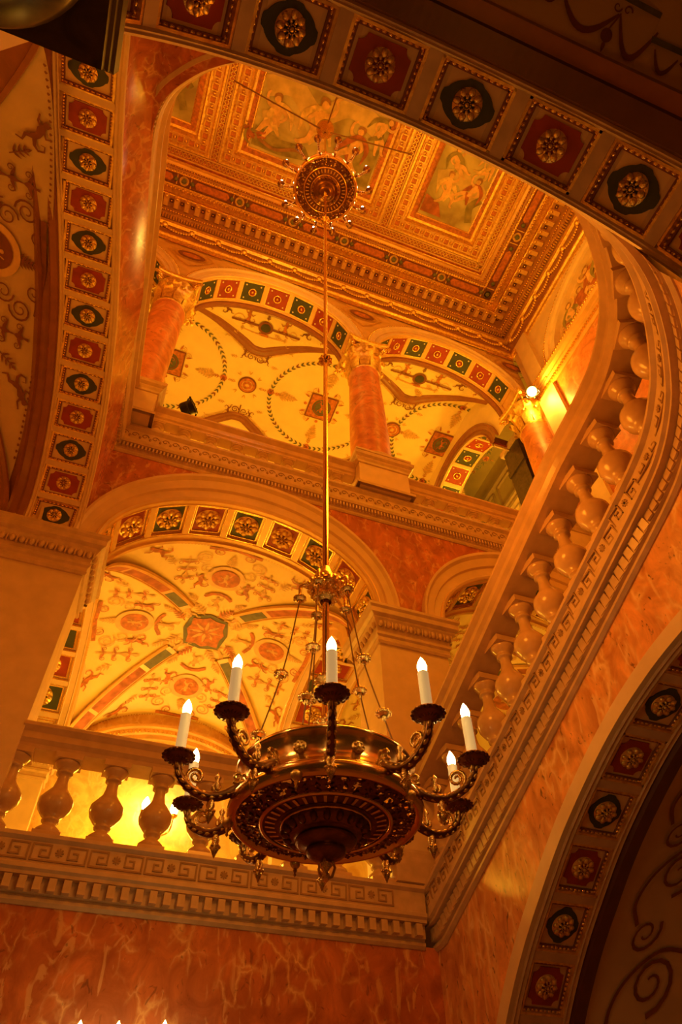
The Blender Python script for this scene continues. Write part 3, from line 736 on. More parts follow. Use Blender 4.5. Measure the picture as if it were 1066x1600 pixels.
# marbled underside of the upper floor, around the rounded near corner
rows = []
for k, s in enumerate(np.linspace(5.2, PL.L, 60)):
    q = k/59; p, n = offs(PL, s, .03, 1)
    o = A3(-2.16, 4.4-(4.4+1.2)*min(q/.45, 1)) if q < .45 else A3(-2.16+6.4*(q-.45)/.55, -1.2)
    rows.append([A3(*(p+(o-p)*t), 12.985) for t in np.linspace(0, 1, 6)])
b.grid(rows, 'marble_red')
left_wall = structure('wall_left', b)
b = B()
E0 = ellipse(LA[0], ZI, LA[1], LA[2], n=90)
b.grid([[FL(y, z, 0), FL(y, z, .03), FL(y, z+.10, .03), FL(y, z+.13, .0)] for y, z in E0], 'stucco')
left_arch = structure('trim_8', b)
E_ = [FL(y, z, .0) for y, z in E0]; L_ = Path(E_).L
cw = L_/16.8
soffit(left_arch, E_, (-1, 0, 0), 1.0, (-2.4, 6, 5), [L_-cw*(16.5-i) for i in range(17)], cw, 'bead', 1, .10, .06, 'stucco', .50)
b = B()
b.grid([[FL(y, z, 0)+A3(-1-x, 0, -dz) for x, dz in ((0, 0), (.02, .06), (.12, .07), (.16, .02), (.17, -.02), (.30, -.03), (.34, .05), (.5, -.2))] for y, z in E0], 'moulding_brown')
put('edge_moulding', b, left_arch)
vault_level_one(-5.95, 5.9, 2.85, 4.1, 'plaster_buff', False, ('moulding_brown', 'moulding_dark'), 9.7, 2.3, .6)
b = B(); b.grid([[A3(-8.9, y, 4.3), A3(-8.9, y, 13)] for y in (-.5, 11)], 'stucco'); b.box((-5.5, 1.4, 8.5), (3.3, .1, 4.4), 'stucco')
structure('wall_bay', b)
# ------------------------------------------------------------------ level two: floor edge and parapet
Z2 = 9.40
def shift(prof, dz, ke=1.0): return [(e*ke, z+dz) for e, z in prof]
LEDGE2 = [(-.05, 12.98), (.02, 12.98), (.05, 13.02), (.05, 13.08), (.08, 13.10), (.08, 13.24), (.16, 13.25), (.19, 13.32), (.20, 13.38), (.17, 13.42), (.17, 13.72), (.24, 13.80), (.24, 13.88), (.1, 13.9), (-.5, 13.9)]
RAIL2 = [(-.26, 14.62), (-.30, 14.68), (-.30, 14.95), (-.34, 15.0), (-.30, 15.10), (.10, 15.12), (.16, 15.06), (.16, 15.0), (.12, 14.96), (.06, 14.90), (.06, 14.74), (.02, 14.70), (.02, 14.62), (-.26, 14.62)]
pb = dict(base0=-1.6, base1=12.1, rail0=-1.6, rail1=12.0, rails=[(-1.04, 4.41), (5.87, 11.19)], bal=[-.86+.685*k for k in range(18) if not 4.2 < -.86+.685*k < 6.0], be=-.16, k0=.4)
up_bal = balustrade('brown upper parapet across the back above the big coffered arch, carrying the column pedestals',
    lambda s: A3(s, 10.1), lambda s: A3(0, -1), 13.9, .72, pb, LEDGE2, RAIL2, 13.57, 13.17, (.04, .12, .07, .085), bs=.85, key=False)
b = B()
for x in np.arange(-1.5, 12.0, .24):   # carved wave relief along the frieze
    b.tube([A3(x+.09*math.cos(a)*(1-a/9), 9.925, 13.57+.09*math.sin(a)*(1-a/9)) for a in np.linspace(0, 6.5, 12)], .012, 4, 'stone_groove_shade', cap=False)
    b.ball((x+.13, 9.925, 13.5), (.03, .02, .06), 'stone_groove_shade', 6, 4)
o = put('wave_relief', b, up_bal); o['kind'] = 'stuff'
def Pl(s): return offs(PL, s, -.12, 1)[0]
def Nl(s): return offs(PL, s, 0, 1)[1]
balustrade('polished brown upper parapet running overhead on the left and rounding into the near corner',
    Pl, Nl, 13.9, .72, dict(base0=.0, base1=PL.L-.05, rail0=0, rail1=PL.L-.05, bal=[.6+.685*k for k in range(int(PL.L/.685)-1)], be=-.16), LEDGE2, RAIL2, 13.57, 13.17, (.04, .12, .07, .085), bs=.85, key=False)
def pedestal(x0, x1, y0, y1, label):
    b = B(); b.box(((x0+x1)/2, (y0+y1)/2, 14.46), ((x1-x0)/2, (y1-y0)/2, .54), 'stone_pale'); root = put('pedestal', b, None, None, label, 'pedestal', 'stone pedestals of the upper columns')
    cr = [(x0, y0), (x1, y0), (x1, y1), (x0, y1)]; dg = [(-1, -1), (1, -1), (1, 1), (-1, 1)]
    b = B(); pr = [(0, 14.90), (.03, 14.92), (.05, 14.98), (.09, 15.05), (.09, 15.09), (.15, 15.16), (.16, 15.28), (.10, 15.32), (-.6, 15.32)]
    b.grid([[A3(cx+dx*e, cy+dy*e, z) for e, z in pr] for (cx, cy), (dx, dy) in list(zip(cr, dg))+[(cr[0], dg[0])]], 'stone')
    put('cap_moulding', b, root)
    b = B(); pr = [(.10, 13.9), (.10, 14.0), (.05, 14.06), (.0, 14.1)]
    b.grid([[A3(cx+dx*e, cy+dy*e, z) for e, z in pr] for (cx, cy), (dx, dy) in list(zip(cr, dg))+[(cr[0], dg[0])]], 'stone'); put('foot_moulding', b, root)
pedestal(4.42, 5.86, 9.78, 11.2, 'square stone pedestal under the orange column in the middle of the upper parapet')
pedestal(-2.35, -1.05, 9.55, 11.0, 'square stone pedestal in the upper left corner, under the left orange column')
pedestal(11.1, 12.5, 10.0, 11.2, 'square stone pedestal of the corner column, behind the curving handrail')
# ------------------------------------------------------------------ upper columns
def column(x, y, r, z0, z1, label, mat='marble_column'):
    root = put('column', None, None, frame((x, y, z0)), label, 'column', 'orange marble columns of the upper arcade')
    b = B(); H = z1-z0; o = (x, y, z0)
    b.lathe([(r*1.02, .35), (r*1.0, .5), (r*1.0, H*.35), (r*.93, H*.75), (r*.86, H-.08), (r*.9, H-.04), (r*.9, H)], 40, mat, o); put('shaft', b, root)
    b = B(); b.lathe([(r*1.3, .06), (r*1.38, .14), (r*1.3, .22), (r*1.12, .24), (r*1.1, .28), (r*1.18, .33), (r*1.1, .38), (r*1.0, .40)], 40, 'stone', o); b.box((x, y, z0+.04), (r*1.36, r*1.36, .04), 'stone'); put('base', b, root)
    b = B(); c = (x, y, z1)
    b.lathe([(r*.88, 0), (r*.96, .05), (r*.88, .1), (r*.85, .12), (r*.88, .8), (r*1.05, 1.25), (r*1.15, 1.45)], 32, 'gold_leaf', c)
    capo = put('capital', b, root)
    b = B()
    for tier, (z, n, h) in enumerate(((.1, 10, .62), (.45, 10, .68))):
        for k in range(n):
            a = 2*PI*(k+.5*tier)/n; d = A3(math.cos(a), math.sin(a), 0); t = A3(-d[1], d[0], 0); cc = A3(*c)
            pr = [(.90, 0, .14), (.95, .35, .17), (1.02, .75, .16), (1.2, 1.0, .12), (1.32, .93, .06), (1.28, .82, .02)]
            b.grid([[cc+d*r*q+A3(0, 0, z+h*s_)-t*w_, cc+d*(r*q+.03)+A3(0, 0, z+h*s_), cc+d*r*q+A3(0, 0, z+h*s_)+t*w_] for q, s_, w_ in pr], 'gold_leaf', True)
    put('acanthus_leaves', b, capo)
    b = B()
    for k in range(4):
        a = PI/4+k*PI/2; d = A3(math.cos(a), math.sin(a), 0); cc = A3(*c)+A3(0, 0, 1.32)
        ctr = cc+d*r*1.45; b.tube([ctr+d*.20*(1-.07*i)*math.cos(i*.6)+A3(0, 0, .20*(1-.07*i)*math.sin(i*.6)) for i in range(13)], [.06-.003*i for i in range(13)], 6, 'gold')
        b.tube(catmull([cc+d*r*.9+A3(0, 0, -.05), cc+d*r*1.2+A3(0, 0, .12), ctr+A3(0, 0, .2)], 4), .05, 6, 'gold')
    put('volutes', b, capo)
    b = B(); P = []
    R0 = r*1.72
    for k in range(4):
        a0 = PI/4+k*PI/2; a1 = a0+PI/2
        p0 = A3(math.cos(a0), math.sin(a0))*R0; p1 = A3(math.cos(a1), math.sin(a1))*R0; m = (p0+p1)/2*.80
        for t in np.linspace(0, 1, 7)[:-1]: P.append((1-t)**2*p0+2*t*(1-t)*m+t*t*p1)
    for z_, k_ in ((1.52, .93), (1.62, 1.0), (1.74, 1.02)): pass
    rows = [[A3(x+p[0]*k_, y+p[1]*k_, z1+z_) for p in P] for z_, k_ in ((1.50, .5), (1.50, .90), (1.60, .94), (1.64, 1.0), (1.76, 1.02), (1.76, .5))]
    b.grid(rows, 'gold_leaf', closed=True); put('abacus', b, capo)
    return root
column(5.12, 10.45, .60, 15.34, 21.0, 'orange marble column with gilded capital, standing beside the pole in the middle of the upper gallery')
column(-1.72, 10.40, .60, 15.34, 21.0, 'orange marble column with gilded capital at the upper left, partly hidden by the corner')
column(11.95, 10.40, .62, 15.34, 21.0, 'orange marble column in the upper right corner beside the bright lamp')
# ------------------------------------------------------------------ upper arcade
Z2S = 22.75; C2 = [-5.1, 1.7, 8.5]; I2 = (2.90, 2.55); O2 = (3.30, 3.15)
b = B()
arch_wall(b, lambda h, z, e: A3(h, 10.12-e, z), -8.7, 12.1, Z2S, 26.4, [(c, 3.25, 3.1, Z2S) for c in C2], 'stucco_gold')
up_wall = structure('wall_back', b)
for k, c in enumerate(C2):
    b = B(); arch_face(b, lambda h, z, e: A3(h, 10.1-e, z), c, I2, O2, Z2S, 'stucco')
    root = structure('trim_%d' % (9+k), b)
    E_ = [A3(h, 10.0, z) for h, z in ellipse(c, Z2S, I2[0], I2[1], n=90)]; L_ = Path(E_).L; cw = L_/8.6
    soffit(root, E_, (0, 1, 0), 1.0, (c, 10.5, 16), [L_/2+.06-cw*4+cw*i+(.0) for i in range(9)], cw, 'square', 0, .12, .05, 'stucco_gold')
    b = B()
    for t in np.linspace(.03, PI-.03, 90): b.ball((c-3.33*math.cos(t), 9.98, Z2S+3.2*math.sin(t)), (.05, .04, .05), 'gold', 5, 4)
    o = put('bead_course', b, root); o['kind'] = 'stuff'
    b = B()
    b.grid([[A3(c-(I2[0]+d)*math.cos(t), 11.0+y, Z2S+(I2[1]+d)*math.sin(t)) for d, y in ((0, 0), (-.08, .02), (-.10, .10), (-.04, .16), (-.04, .22), (.05, .25))] for t in np.linspace(0, PI, 60)], 'moulding_brown')
    put('edge_moulding', b, root)
for k, x in enumerate((-1.7, 5.1, 11.9)):   # spandrel medallions
    b = B(); P = Paint(lambda px, pz: A3(px, 10.08, pz), (0, -1, 0)); P.disc((x, 25.55), .62, 'gold_leaf', .86, .40); P.disc((x, 25.55), .50, 'paint_brown', ry=.30); P.disc((x, 25.55), .34, 'paint_rust', ry=.18)
    P.ribbon([(x-1.1, 26.15), (x-.5, 26.05), (x-.85, 25.6), (x-.35, 24.9), (x, 24.6), (x+.35, 24.9), (x+.85, 25.6), (x+.5, 26.05), (x+1.1, 26.15)], .06, 'gold_leaf')
    P.ribbon([(x-1.1, 26.25), (x+1.1, 26.25)], .08, 'paint_rust'); put('spandrel_medallion', P.b, up_wall)
# vault of the upper gallery: cove with lunette cells
Z26 = 26.15
def up_vault(x, y, off=0):
    yy = y-11.0; v = min(yy, 7.9-yy); v = max(v, 0)
    k = min(v/2.3, 1); main = 22.4+(Z26-22.4)*math.sqrt(max(0, 1-(1-k)**2))
    c = min(C2+[15.3], key=lambda q: abs(q-x)); u = min(1, abs(x-c)/3.2)
    cell = 22.9+2.65*math.sqrt(max(0, 1-u*u))+(.60)*min(v/2.3, 1)
    cell = min(cell, Z26+ (0 if v < 2.3 else 0))
    z = max(main, cell) if v < 2.3 else Z26
    return A3(x, y, z-off)
b = B(); xs = np.linspace(-8.5, 11.4, 130); ys = np.concatenate([11.0+2.4*np.linspace(0, 1, 26)**1.3, np.linspace(13.6, 16.3, 8), 18.9-2.4*np.linspace(1, 0, 26)**1.3])
b.grid([[up_vault(x, y) for y in ys] for x in xs], 'plaster', False)
vault2 = structure('ceiling', b)
# groin mouldings: follow the line where cove and cell meet
def groin_line(c, front=True):
    pts = []
    for u in np.linspace(-.97, .97, 61):
        cell0 = 22.9+2.65*math.sqrt(max(0, 1-u*u)); lo, hi = 0, 2.3
        for _ in range(30):
            m = (lo+hi)/2; k = m/2.3
            if 22.4+(Z26-22.4)*math.sqrt(max(0, 1-(1-k)**2)) < cell0+.6*k: lo = m
            else: hi = m
        pts.append((c+u*3.2, 11.0+lo if front else 18.9-lo))
    return pts
def cell_line(c, front=True):
    """pointed outline of the lunette cell: rises from the springings and meets in a rounded point"""
    pts = []
    for u in np.linspace(-.98, .98, 61):
        a = abs(u); v = .25+2.15*(1-a)**.9 if a > .08 else .25+2.15*(1-.08*.9-a*a*2)**.9
        pts.append((c+u*3.15, 11.0+min(v, 2.35) if front else 18.9-min(v, 2.35)))
    return pts
for c in C2:
    for fr_ in (True, False):
        pts = cell_line(c, fr_); b = B(); rows = []
        for i, p in enumerate(pts):
            t = unit(A3(*pts[min(i+1, 60)])-A3(*pts[max(i-1, 0)])); nn = A3(-t[1], t[0]); z = up_vault(*p)[2]
            rows.append([A3(*(A3(*p)+nn*w_), z-dz) for w_, dz in ((-.20, -.15), (-.20, .05), (-.12, .10), (-.04, .05), (.06, .07), (.14, .11), (.20, .05), (.20, -.15))])
        b.grid(rows, 'moulding_brown', True); put('cell_moulding', b, vault2)
P = Paint(lambda x, y: up_vault(x, y, .03)); P2 = Paint(lambda x, y: up_vault(x, y, .048))
GC = 14.95
for cx in (-1.7, 5.1, 11.0):
    R_ = 2.35
    P.rect((cx, GC), .62, .62, 'paint_brown'); P2.rect((cx, GC), .56, .56, 'paint_rust'); P2.disc((cx, GC), .42, 'paint_teal'); _f = P._f; P.fn = (lambda x, y: up_vault(x, y, .065))
    P.disc((cx, GC), .36, 'paint_brown', .86); P.figure((cx, GC-.25), PI/2, .5, 'paint_rust'); P.fn = _f
    for j in range(64):
        a = 2*PI*j/64
        p = A3(cx+R_*math.cos(a), GC+R_*.92*math.sin(a)); tg = a+PI/2
        for sg in (-.5, .5): P.leaf(p, tg+sg, .20, .07, 'paint_teal' if j % 4 else 'paint_brown')
    for k in range(4):
        a = k*PI/2; d = A3(math.cos(a), math.sin(a)); e = A3(cx, GC)+d*R_*(1 if k % 2 == 0 else .92)
        P.disc(e, .15, 'paint_rust', .5); P.disc(e, .07, 'paint_red'); P.spray(e-d*.25, a+PI, .9, 'paint_ochre', 5); P.spray(e-d*.15, a+PI, .35, 'paint_rust', 3); P.spray(e+d*.18, a, .22, 'paint_rust', 2)
        q = A3(cx, GC)+d*.75; P.disc(q, .07, 'paint_rust'); n_ = A3(-d[1], d[0])
        for sg in (-1, 1): P.spiral(A3(cx, GC)+d*.72+n_*sg*.5, .13, a, 1.4, .03, 'paint_ochre', sg); P.leaf(A3(cx, GC)+d*.66+n_*sg*.35, a+sg*.4, .28, .07, 'paint_rust')
    for k in range(4):
        a = PI/4+k*PI/2; d = A3(math.cos(a), math.sin(a)); P.spray(A3(cx, GC)+d*2.75, a, .6, 'paint_ochre', 4)
for c in C2:
    P.disc((c, GC), .40, 'paint_brown'); P2.disc((c, GC), .34, 'paint_rust'); P2.fn = lambda x, y: up_vault(x, y, .065)
    P2.disc((c, GC), .24, 'paint_ochre', .82); P2.disc((c, GC), .09, 'paint_ochre'); P2.fn = lambda x, y: up_vault(x, y, .048)
    for k in range(8):
        a = k*PI/4; d = A3(math.cos(a), math.sin(a)); P.leaf(A3(c, GC)+d*.52, a+.4, .2, .05, 'paint_ochre'); P.leaf(A3(c, GC)+d*.52, a-.4, .2, .05, 'paint_ochre')
    for sy in (-1, 1):
        y = GC+sy*1.15
        for sg in (-1, 1):
            P.figure((c+sg*.48, y+sy*.1), PI/2*sy, .42, 'paint_brown', sg); P.spiral((c+sg*.2, y+sy*.2), .17, 0, 1.5, .05, 'paint_brown', sg); P.spray((c+sg*.7, y), PI/2-sg*PI/2, .3, 'paint_ochre', 3)
        P.ribbon([(c, y-.1), (c, y+sy*.45)], .05, 'paint_brown')
        # scalloped fringe outside the cell moulding
        ln = cell_line(c, sy < 0)
        for i in range(2, 59):
            for h_ in (0, .5):
                p = A3(*ln[i])*(1-h_)+A3(*ln[i+1])*h_; t = unit(A3(*ln[i+1])-A3(*ln[i])); nn = A3(-t[1], t[0])
                if nn@(A3(c, GC)-p) < 0: nn = -nn
                a = math.atan2(nn[1], nn[0]); P.leaf(p+nn*.2, a+.35, .12, .05, 'paint_ochre')
    # grotesques in the front lunette cell
    for sy in (-1, 1):
        y = GC+sy*2.95; u_2 = -PI/2*sy
        P2.disc((c, y), .30, 'paint_brown'); P2.fn = lambda x, yy: up_vault(x, yy, .065); P2.disc((c, y), .20, 'paint_green'); P2.fn = lambda x, yy: up_vault(x, yy, .048)
        P.ribbon([(c-1.4, y+sy*.12), (c-.3, y), (c+.3, y), (c+1.4, y+sy*.12)], .08, 'paint_brown')
        for sg in (-1, 1):
            P.figure((c+sg*.75, y+sy*.02), PI/2*sy, .62, 'paint_rust', sg); P.figure((c+sg*1.55, y+sy*.35), PI/2*sy+sg*.4, .5, 'paint_brown', -sg)
            P.spiral((c+sg*1.15, y+sy*.15), .25, 0, 1.3, .03, 'paint_ochre', sg); P.spray((c+sg*.4, y-sy*.15), PI/2*(1-sg)-sy*.5, .4, 'paint_ochre', 4); P.spray((c+sg*.9, y-sy*.12), -PI/2*sy, .3, 'paint_ochre', 3)
            P.figure((c+sg*2.15, y+sy*.55), PI/2*sy+sg*.7, .42, 'paint_rust', sg)
            P.ribbon([(c+sg*t_, y-sy*(.42-.16*t_*t_)) for t_ in np.linspace(0, .9, 8)], .05, 'paint_ochre')
        P.ribbon([(c-.2, y-sy*.38), (c+.2, y-sy*.38)], .12, 'paint_rust'); P.spray((c, y+sy*.35), PI/2*sy, .3, 'paint_brown', 4, )
put('fresco', P.b, vault2); put('fresco', P2.b, vault2)
# rear wall of the upper gallery, cream with panels; end arch and room beyond
b = B()
b.grid([[A3(x, 18.9, 13.9), A3(x, 18.9, 26)] for x in (-9, 17)], 'stucco')
b.box((4, 18.82, 18.5), (13, .08, .12), 'stone_pale'); b.box((4, 18.82, 15.2), (13, .08, .12), 'stone_pale')
structure('wall_rear', b)
b = B()
arch_wall(b, lambda h, z, e: A3(11.35, h, z), 11.0, 18.9, 22.3, 26.5, [(14.95, 3.25, 2.9, 22.3)], 'plaster')
arch_face(b, lambda h, z, e: A3(11.35-e, h, z), 14.95, (2.85, 2.5), (3.35, 3.0), 22.3, 'moulding_brown')
end_arch = structure('trim_12', b)
E_ = [A3(11.3, h, z) for h, z in ellipse(14.95, 22.3, 2.85, 2.5, n=80)]; L_ = Path(E_).L
soffit(end_arch, E_, (1, 0, 0), 1.1, (11.8, 14.95, 15), [L_/8*(i+.5) for i in range(8)], L_/8, 'square', 0, .1, .05, 'stucco')
b = B(); b.box((12.45, 11.95, 18.4), (.40, .50, 4.1), 'marble_dark'); b.box((12.45, 11.95, 21.0), (.45, .55, .12), 'marble_dark'); b.box((12.45, 11.95, 22.4), (.5, .6, .12), 'stone')
put('pilaster', b, None, None, 'dark grey-brown stone pilaster at the end of the upper gallery, behind the corner column', 'pilaster')
b = B()
b.grid([[A3(16.2, y, 13.9), A3(16.2, y, 31)] for y in (9, 22)], 'plaster'); b.grid([[A3(12.5, y, 30.5), A3(16.3, y, 30.5)] for y in (9, 22)], 'plaster')
for z in (19.2, 19.5, 22.6, 23.0, 26.2, 26.7, 28.9): b.box((16.1, 15.5, z), (.16, 6.5, .10), 'stone_pale')
for y in np.arange(10.5, 21, 1.7):
    for z0_, z1_ in ((19.9, 22.2), (23.3, 25.9), (27.0, 28.6)):
        for s_ in (-1, 1): b.box((16.13, y+s_*.62, (z0_+z1_)/2), (.06, .04, (z1_-z0_)/2), 'stone_pale'); b.box((16.13, y, (z0_+z1_)/2+s_*(z1_-z0_)/2), (.06, .66, .04), 'stone_pale')
structure('wall_far', b)
# ------------------------------------------------------------------ right wall of the hall with painted lunette
XR = 12.1
def FX(h, z, e): return A3(XR-e, h, z)
b = B()
arch_wall(b, FX, -1.0, 9.97, 23.2, 26.4, [(4.87, 3.62, 2.55, 23.2)], 'stucco')
b.grid([[FX(y, 4.3, 0), FX(y, 12.9, 0)] for y in (-3, 9.97)], 'marble_amber'); b.grid([[FX(y, 13.9, 0), FX(y, 23.2, 0)] for y in (-3, 9.97)], 'marble_column')
b.grid([[FX(y, 12.9, 0), FX(y, 13.0, .2), FX(y, 13.6, .25), FX(y, 13.9, .1), FX(y, 13.9, 0)] for y in (-3, 9.97)], 'stone')
rw = structure('wall_east', b)
b = B(); arch_face(b, FX, 4.87, (3.15, 2.15), (3.7, 2.72), 23.2, 'stone_pale', prof=((0, -.2), (0, .08), (.3, .08), (.35, .04), (.6, .04), (.65, .12), (1, .14), (1, 0))); put('lunette_frame', b, rw)
b = B()
for t in np.linspace(.02, PI-.02, 80): b.ball(FX(4.87-3.85*math.cos(t), 23.2+2.85*math.sin(t), .06), (.05, .05, .05), 'gold', 5, 4)
o = put('bead_course', b, rw); o['kind'] = 'stuff'
b = B(); b.grid([[FX(4.87-3.2*k*math.cos(t), 23.2+2.2*k*math.sin(t), -.15) for t in np.linspace(0, PI, 40)] for k in (.001, .5, 1)], 'painting_lunette')
pnl = put('lunette_painting', b, rw)
P = Paint(lambda y, z: FX(y, z, -.12), (-1, 0, 0))
for k_, (y, z, s_, m_) in enumerate(((7.3, 23.25, 1.0, 'paint_wine'), (6.8, 23.4, 1.5, 'paint_moss'), (6.1, 23.35, 1.5, 'paint_wine'), (5.4, 23.5, 1.8, 'paint_wine'), (4.7, 23.5, 1.8, 'paint_moss'), (4.0, 23.4, 1.6, 'paint_wine'), (3.2, 23.3, 1.3, 'paint_moss'), (2.6, 23.25, .9, 'paint_wine'))):
    P.ribbon(catmull([(y-.1*s_, z), (y, z+.25*s_), (y+.05*s_, z+.5*s_), (y, z+.78*s_)], 5), [s_*.30+0*i for i in range(16)], m_)
    P.body((y, z), PI/2, s_, 'paint_skin', m_, k_ % 2, 1 if k_ % 3 else -1)
P.poly([(7.9, 23.22), (7.4, 23.5), (6.5, 23.42), (5.5, 23.55), (4, 23.42), (2.4, 23.5), (1.8, 23.22)], 'paint_moss')
put('painted_figures', P.b, pnl)
ENT = [(0, 22.1), (.06, 22.1), (.10, 22.2), (.06, 22.3), (.06, 22.5), (.16, 22.56), (.16, 22.66), (.28, 22.72), (.34, 22.86), (.34, 22.98), (.1, 23.05)]
b = B(); b.grid([[FX(y, z, e) for e, z in ENT] for y in (-1, 10.0)], 'stucco_gold'); put('entablature', b, rw)
b = B()
for y in np.arange(0.5, 9.9, .12): b.ball(FX(y, 22.88, .36), (.035, .05, .05), 'gold', 5, 4); b.box(FX(y, 22.40, .09), (.03, .035, .05), 'gold')
o = put('bead_course', b, rw); o['kind'] = 'stuff'
b = B()
for y in (9.2, .55):
    b.box((XR-.06, y, 18.0), (.10, .45, 4.1), 'stucco'); b.box((XR-.1, y, 24.5), (.12, .35, 1.9), 'stucco')
put('pilaster_strips', b, rw)
b = B(); b.grid([[A3(-8.7, y, 13.9), A3(-8.7, y, 26.4)] for y in (-1, 10.2)], 'stucco'); structure('wall_west', b)
b = B(); b.grid([[A3(x, -.36, 13.9), A3(x, -.36, 26.4)] for x in (-8.7, 12.1)], 'stucco'); structure('wall_front', b)
# ------------------------------------------------------------------ great cornice and coffered ceiling
X0, X1c, Y0c, Y1c = -8.7, 12.1, -.35, 10.08
def rect_sweep(b, prof, mat, inset=0):
    cr = [(X0, Y1c, 1, -1), (X1c, Y1c, -1, -1), (X1c, Y0c, -1, 1), (X0, Y0c, 1, 1), (X0, Y1c, 1, -1)]
    b.grid([[A3(x+dx*e, y+dy*e, z) for e, z in prof] for x, y, dx, dy in cr], mat)
b = B(); rect_sweep(b, [(0, 26.3), (.06, 26.3), (.08, 26.42), (.14, 26.48), (.14, 26.58), (.10, 26.62)], 'gold_leaf')
rect_sweep(b, [(.10, 26.62), (.08, 26.7), (.08, 27.45), (.10, 27.5)], 'moulding_brown')
rect_sweep(b, [(.10, 27.5), (.20, 27.55), (.22, 27.7), (.16, 27.75)], 'gold_leaf')
rect_sweep(b, [(.16, 27.75), (.16, 28.15), (.30, 28.2), (.34, 28.4), (.30, 28.45), (.30, 28.95), (.74, 28.97)], 'cornice_shade')
rect_sweep(b, [(.74, 28.97), (.78, 28.98), (.80, 29.10)], 'gold')
rect_sweep(b, [(.80, 29.10), (.84, 29.2), (.90, 29.45), (1.0, 29.55), (1.0, 29.62)], 'gold_leaf')
rect_sweep(b, [(1.0, 29.62), (1.0, 29.66), (1.42, 29.66), (1.42, 29.60)], 'paint_brown')
rect_sweep(b, [(1.42, 29.60), (1.46, 29.57), (1.50, 29.60)], 'gold')
rect_sweep(b, [(1.50, 29.60), (1.52, 29.68), (1.58, 29.72), (1.62, 29.85)], 'cornice_shade')
rect_sweep(b, [(1.62, 29.85), (1.72, 29.9), (1.76, 30.0)], 'stucco_gold')
rect_sweep(b, [(1.76, 30.0), (1.80, 30.0), (1.82, 30.12)], 'gold')
cornice = structure('trim_13', b)
def edges():
    """(start, direction, length, inward) of the four ceiling edges"""
    return [(A3(X0, Y1c), A3(1, 0), X1c-X0, A3(0, -1)), (A3(X1c, Y1c), A3(0, -1), Y1c-Y0c, A3(-1, 0))]
mod = B(); mod.box((0, -.20, -.09), (.085, .20, .07), 'stucco_gold'); mod.ball((0, -.36, -.12), (.085, .07, .08), 'gold_leaf', 8, 5); mod.box((0, -.2, -.015), (.10, .23, .015), 'gold_leaf'); mod = mod.mesh('modillion')
mros = rosette_mesh(.085)
bd = B(); dn_ = B(); gar = B()
for st, d, L_, nn in edges():
    n = int((L_-1.0)/.42)
    for k in range(n):
        s = .5+(L_-1.0)*(k+.5)/n; p = st+d*s+nn*.34; ax = (A3(*(-d), 0), A3(*(-nn), 0))
        o = put('modillion', mod, cornice, frame(A3(*p, 28.96), ax[0], ax[1]))
        p2 = st+d*(s+.21)+nn*.55; bd.box(A3(*p2, 28.95), (.07, .07, .02), 'moulding_dark', [A3(*d, 0), A3(*nn, 0), A3(0, 0, 1)]); bd.ball(A3(*p2, 28.93), (.04, .04, .03), 'gold', 6, 4)
    for s in np.arange(.3, L_-.3, .105):
        p = st+d*s; dn_.box(A3(*(p+nn*.24), 28.05), (.032, .05, .10), 'gold_leaf', [A3(*d, 0), A3(*nn, 0), A3(0, 0, 1)])
        dn_.ball(A3(*(p+nn*.36), 28.32), (.042, .042, .05), 'gold', 5, 4)
    for s in np.arange(1.5, L_-1.5, .11):
        p = st+d*s; dn_.ball(A3(*(p+nn*1.62), 29.76), (.04, .04, .05), 'gold', 5, 4); dn_.box(A3(*(p+nn*1.50), 29.60), (.03, .04, .04), 'gold_leaf', [A3(*d, 0), A3(*nn, 0), A3(0, 0, 1)])
    for s in np.arange(.9, L_-.9, .16):
        p = st+d*s; dn_.ball(A3(*(p+nn*.93), 29.42), (.06, .06, .09), 'gold_leaf', 6, 4)
    for s in np.arange(.4, L_-.4, 1.05):
        for t in np.linspace(0, 1, 12):
            p = st+d*(s+1.05*t)+nn*.11; gar.ball(A3(*p, 27.25-.22*math.sin(PI*t)), (.07, .06, .09), 'gold_leaf', 6, 4)
        gar.ball(A3(*(st+d*s+nn*.13), 27.3), .13, 'gold_leaf', 8, 5)
for nm_, bb in (('cornice_sunk_panels', bd), ('bead_course', dn_), ('garland_frieze', gar)):
    o = put(nm_, bb, cornice); o['kind'] = 'stuff'
# medallions on the dark soffit band
circ = B(); circ.lathe([(.19, 0), (.19, -.04), (.15, -.05), (.14, -.02), (.001, -.02)], 20, 'paint_ochre'); circ.lathe([(.10, -.02), (.10, -.05), (.06, -.06), (.001, -.05)], 14, 'paint_teal'); circ = circ.mesh('m')
obl = B(); poly_panel(obl, [(.62, .14), (-.62, .14), (-.72, 0), (-.62, -.14), (.62, -.14), (.72, 0)], -.03, 'paint_rust'); obl.lathe([(.09, -.03), (.09, -.06), (.001, -.06)], 12, 'paint_teal', (.82, 0, 0)); obl.lathe([(.09, -.03), (.09, -.06), (.001, -.06)], 12, 'paint_teal', (-.82, 0, 0)); obl = obl.mesh('m')
bar = B(); bar.box((0, 0, -.02), (.02, .19, .025), 'stucco_gold'); bar = bar.mesh('m')
for st, d, L_, nn in edges():
    n = int(round((L_-2.42)/2.3)); sp_ = (L_-2.42)/n
    for k in range(n+1):
        s = 1.21+sp_*k; p = st+d*s+nn*1.21; put('soffit_medallion', circ, cornice, frame(A3(*p, 29.66), A3(*d, 0), A3(*nn, 0)))
        for sg in (-1, 1):
            if 1.1 < s+sg*.3 < L_-1.1: put('divider_bar', bar, cornice, frame(A3(*(p+d*sg*.28), 29.66), A3(*d, 0), A3(*nn, 0)))
        if k < n: put('soffit_panel', obl, cornice, frame(A3(*(p+d*sp_/2), 29.66), A3(*d, 0), A3(*nn, 0)))
ZC = 30.12
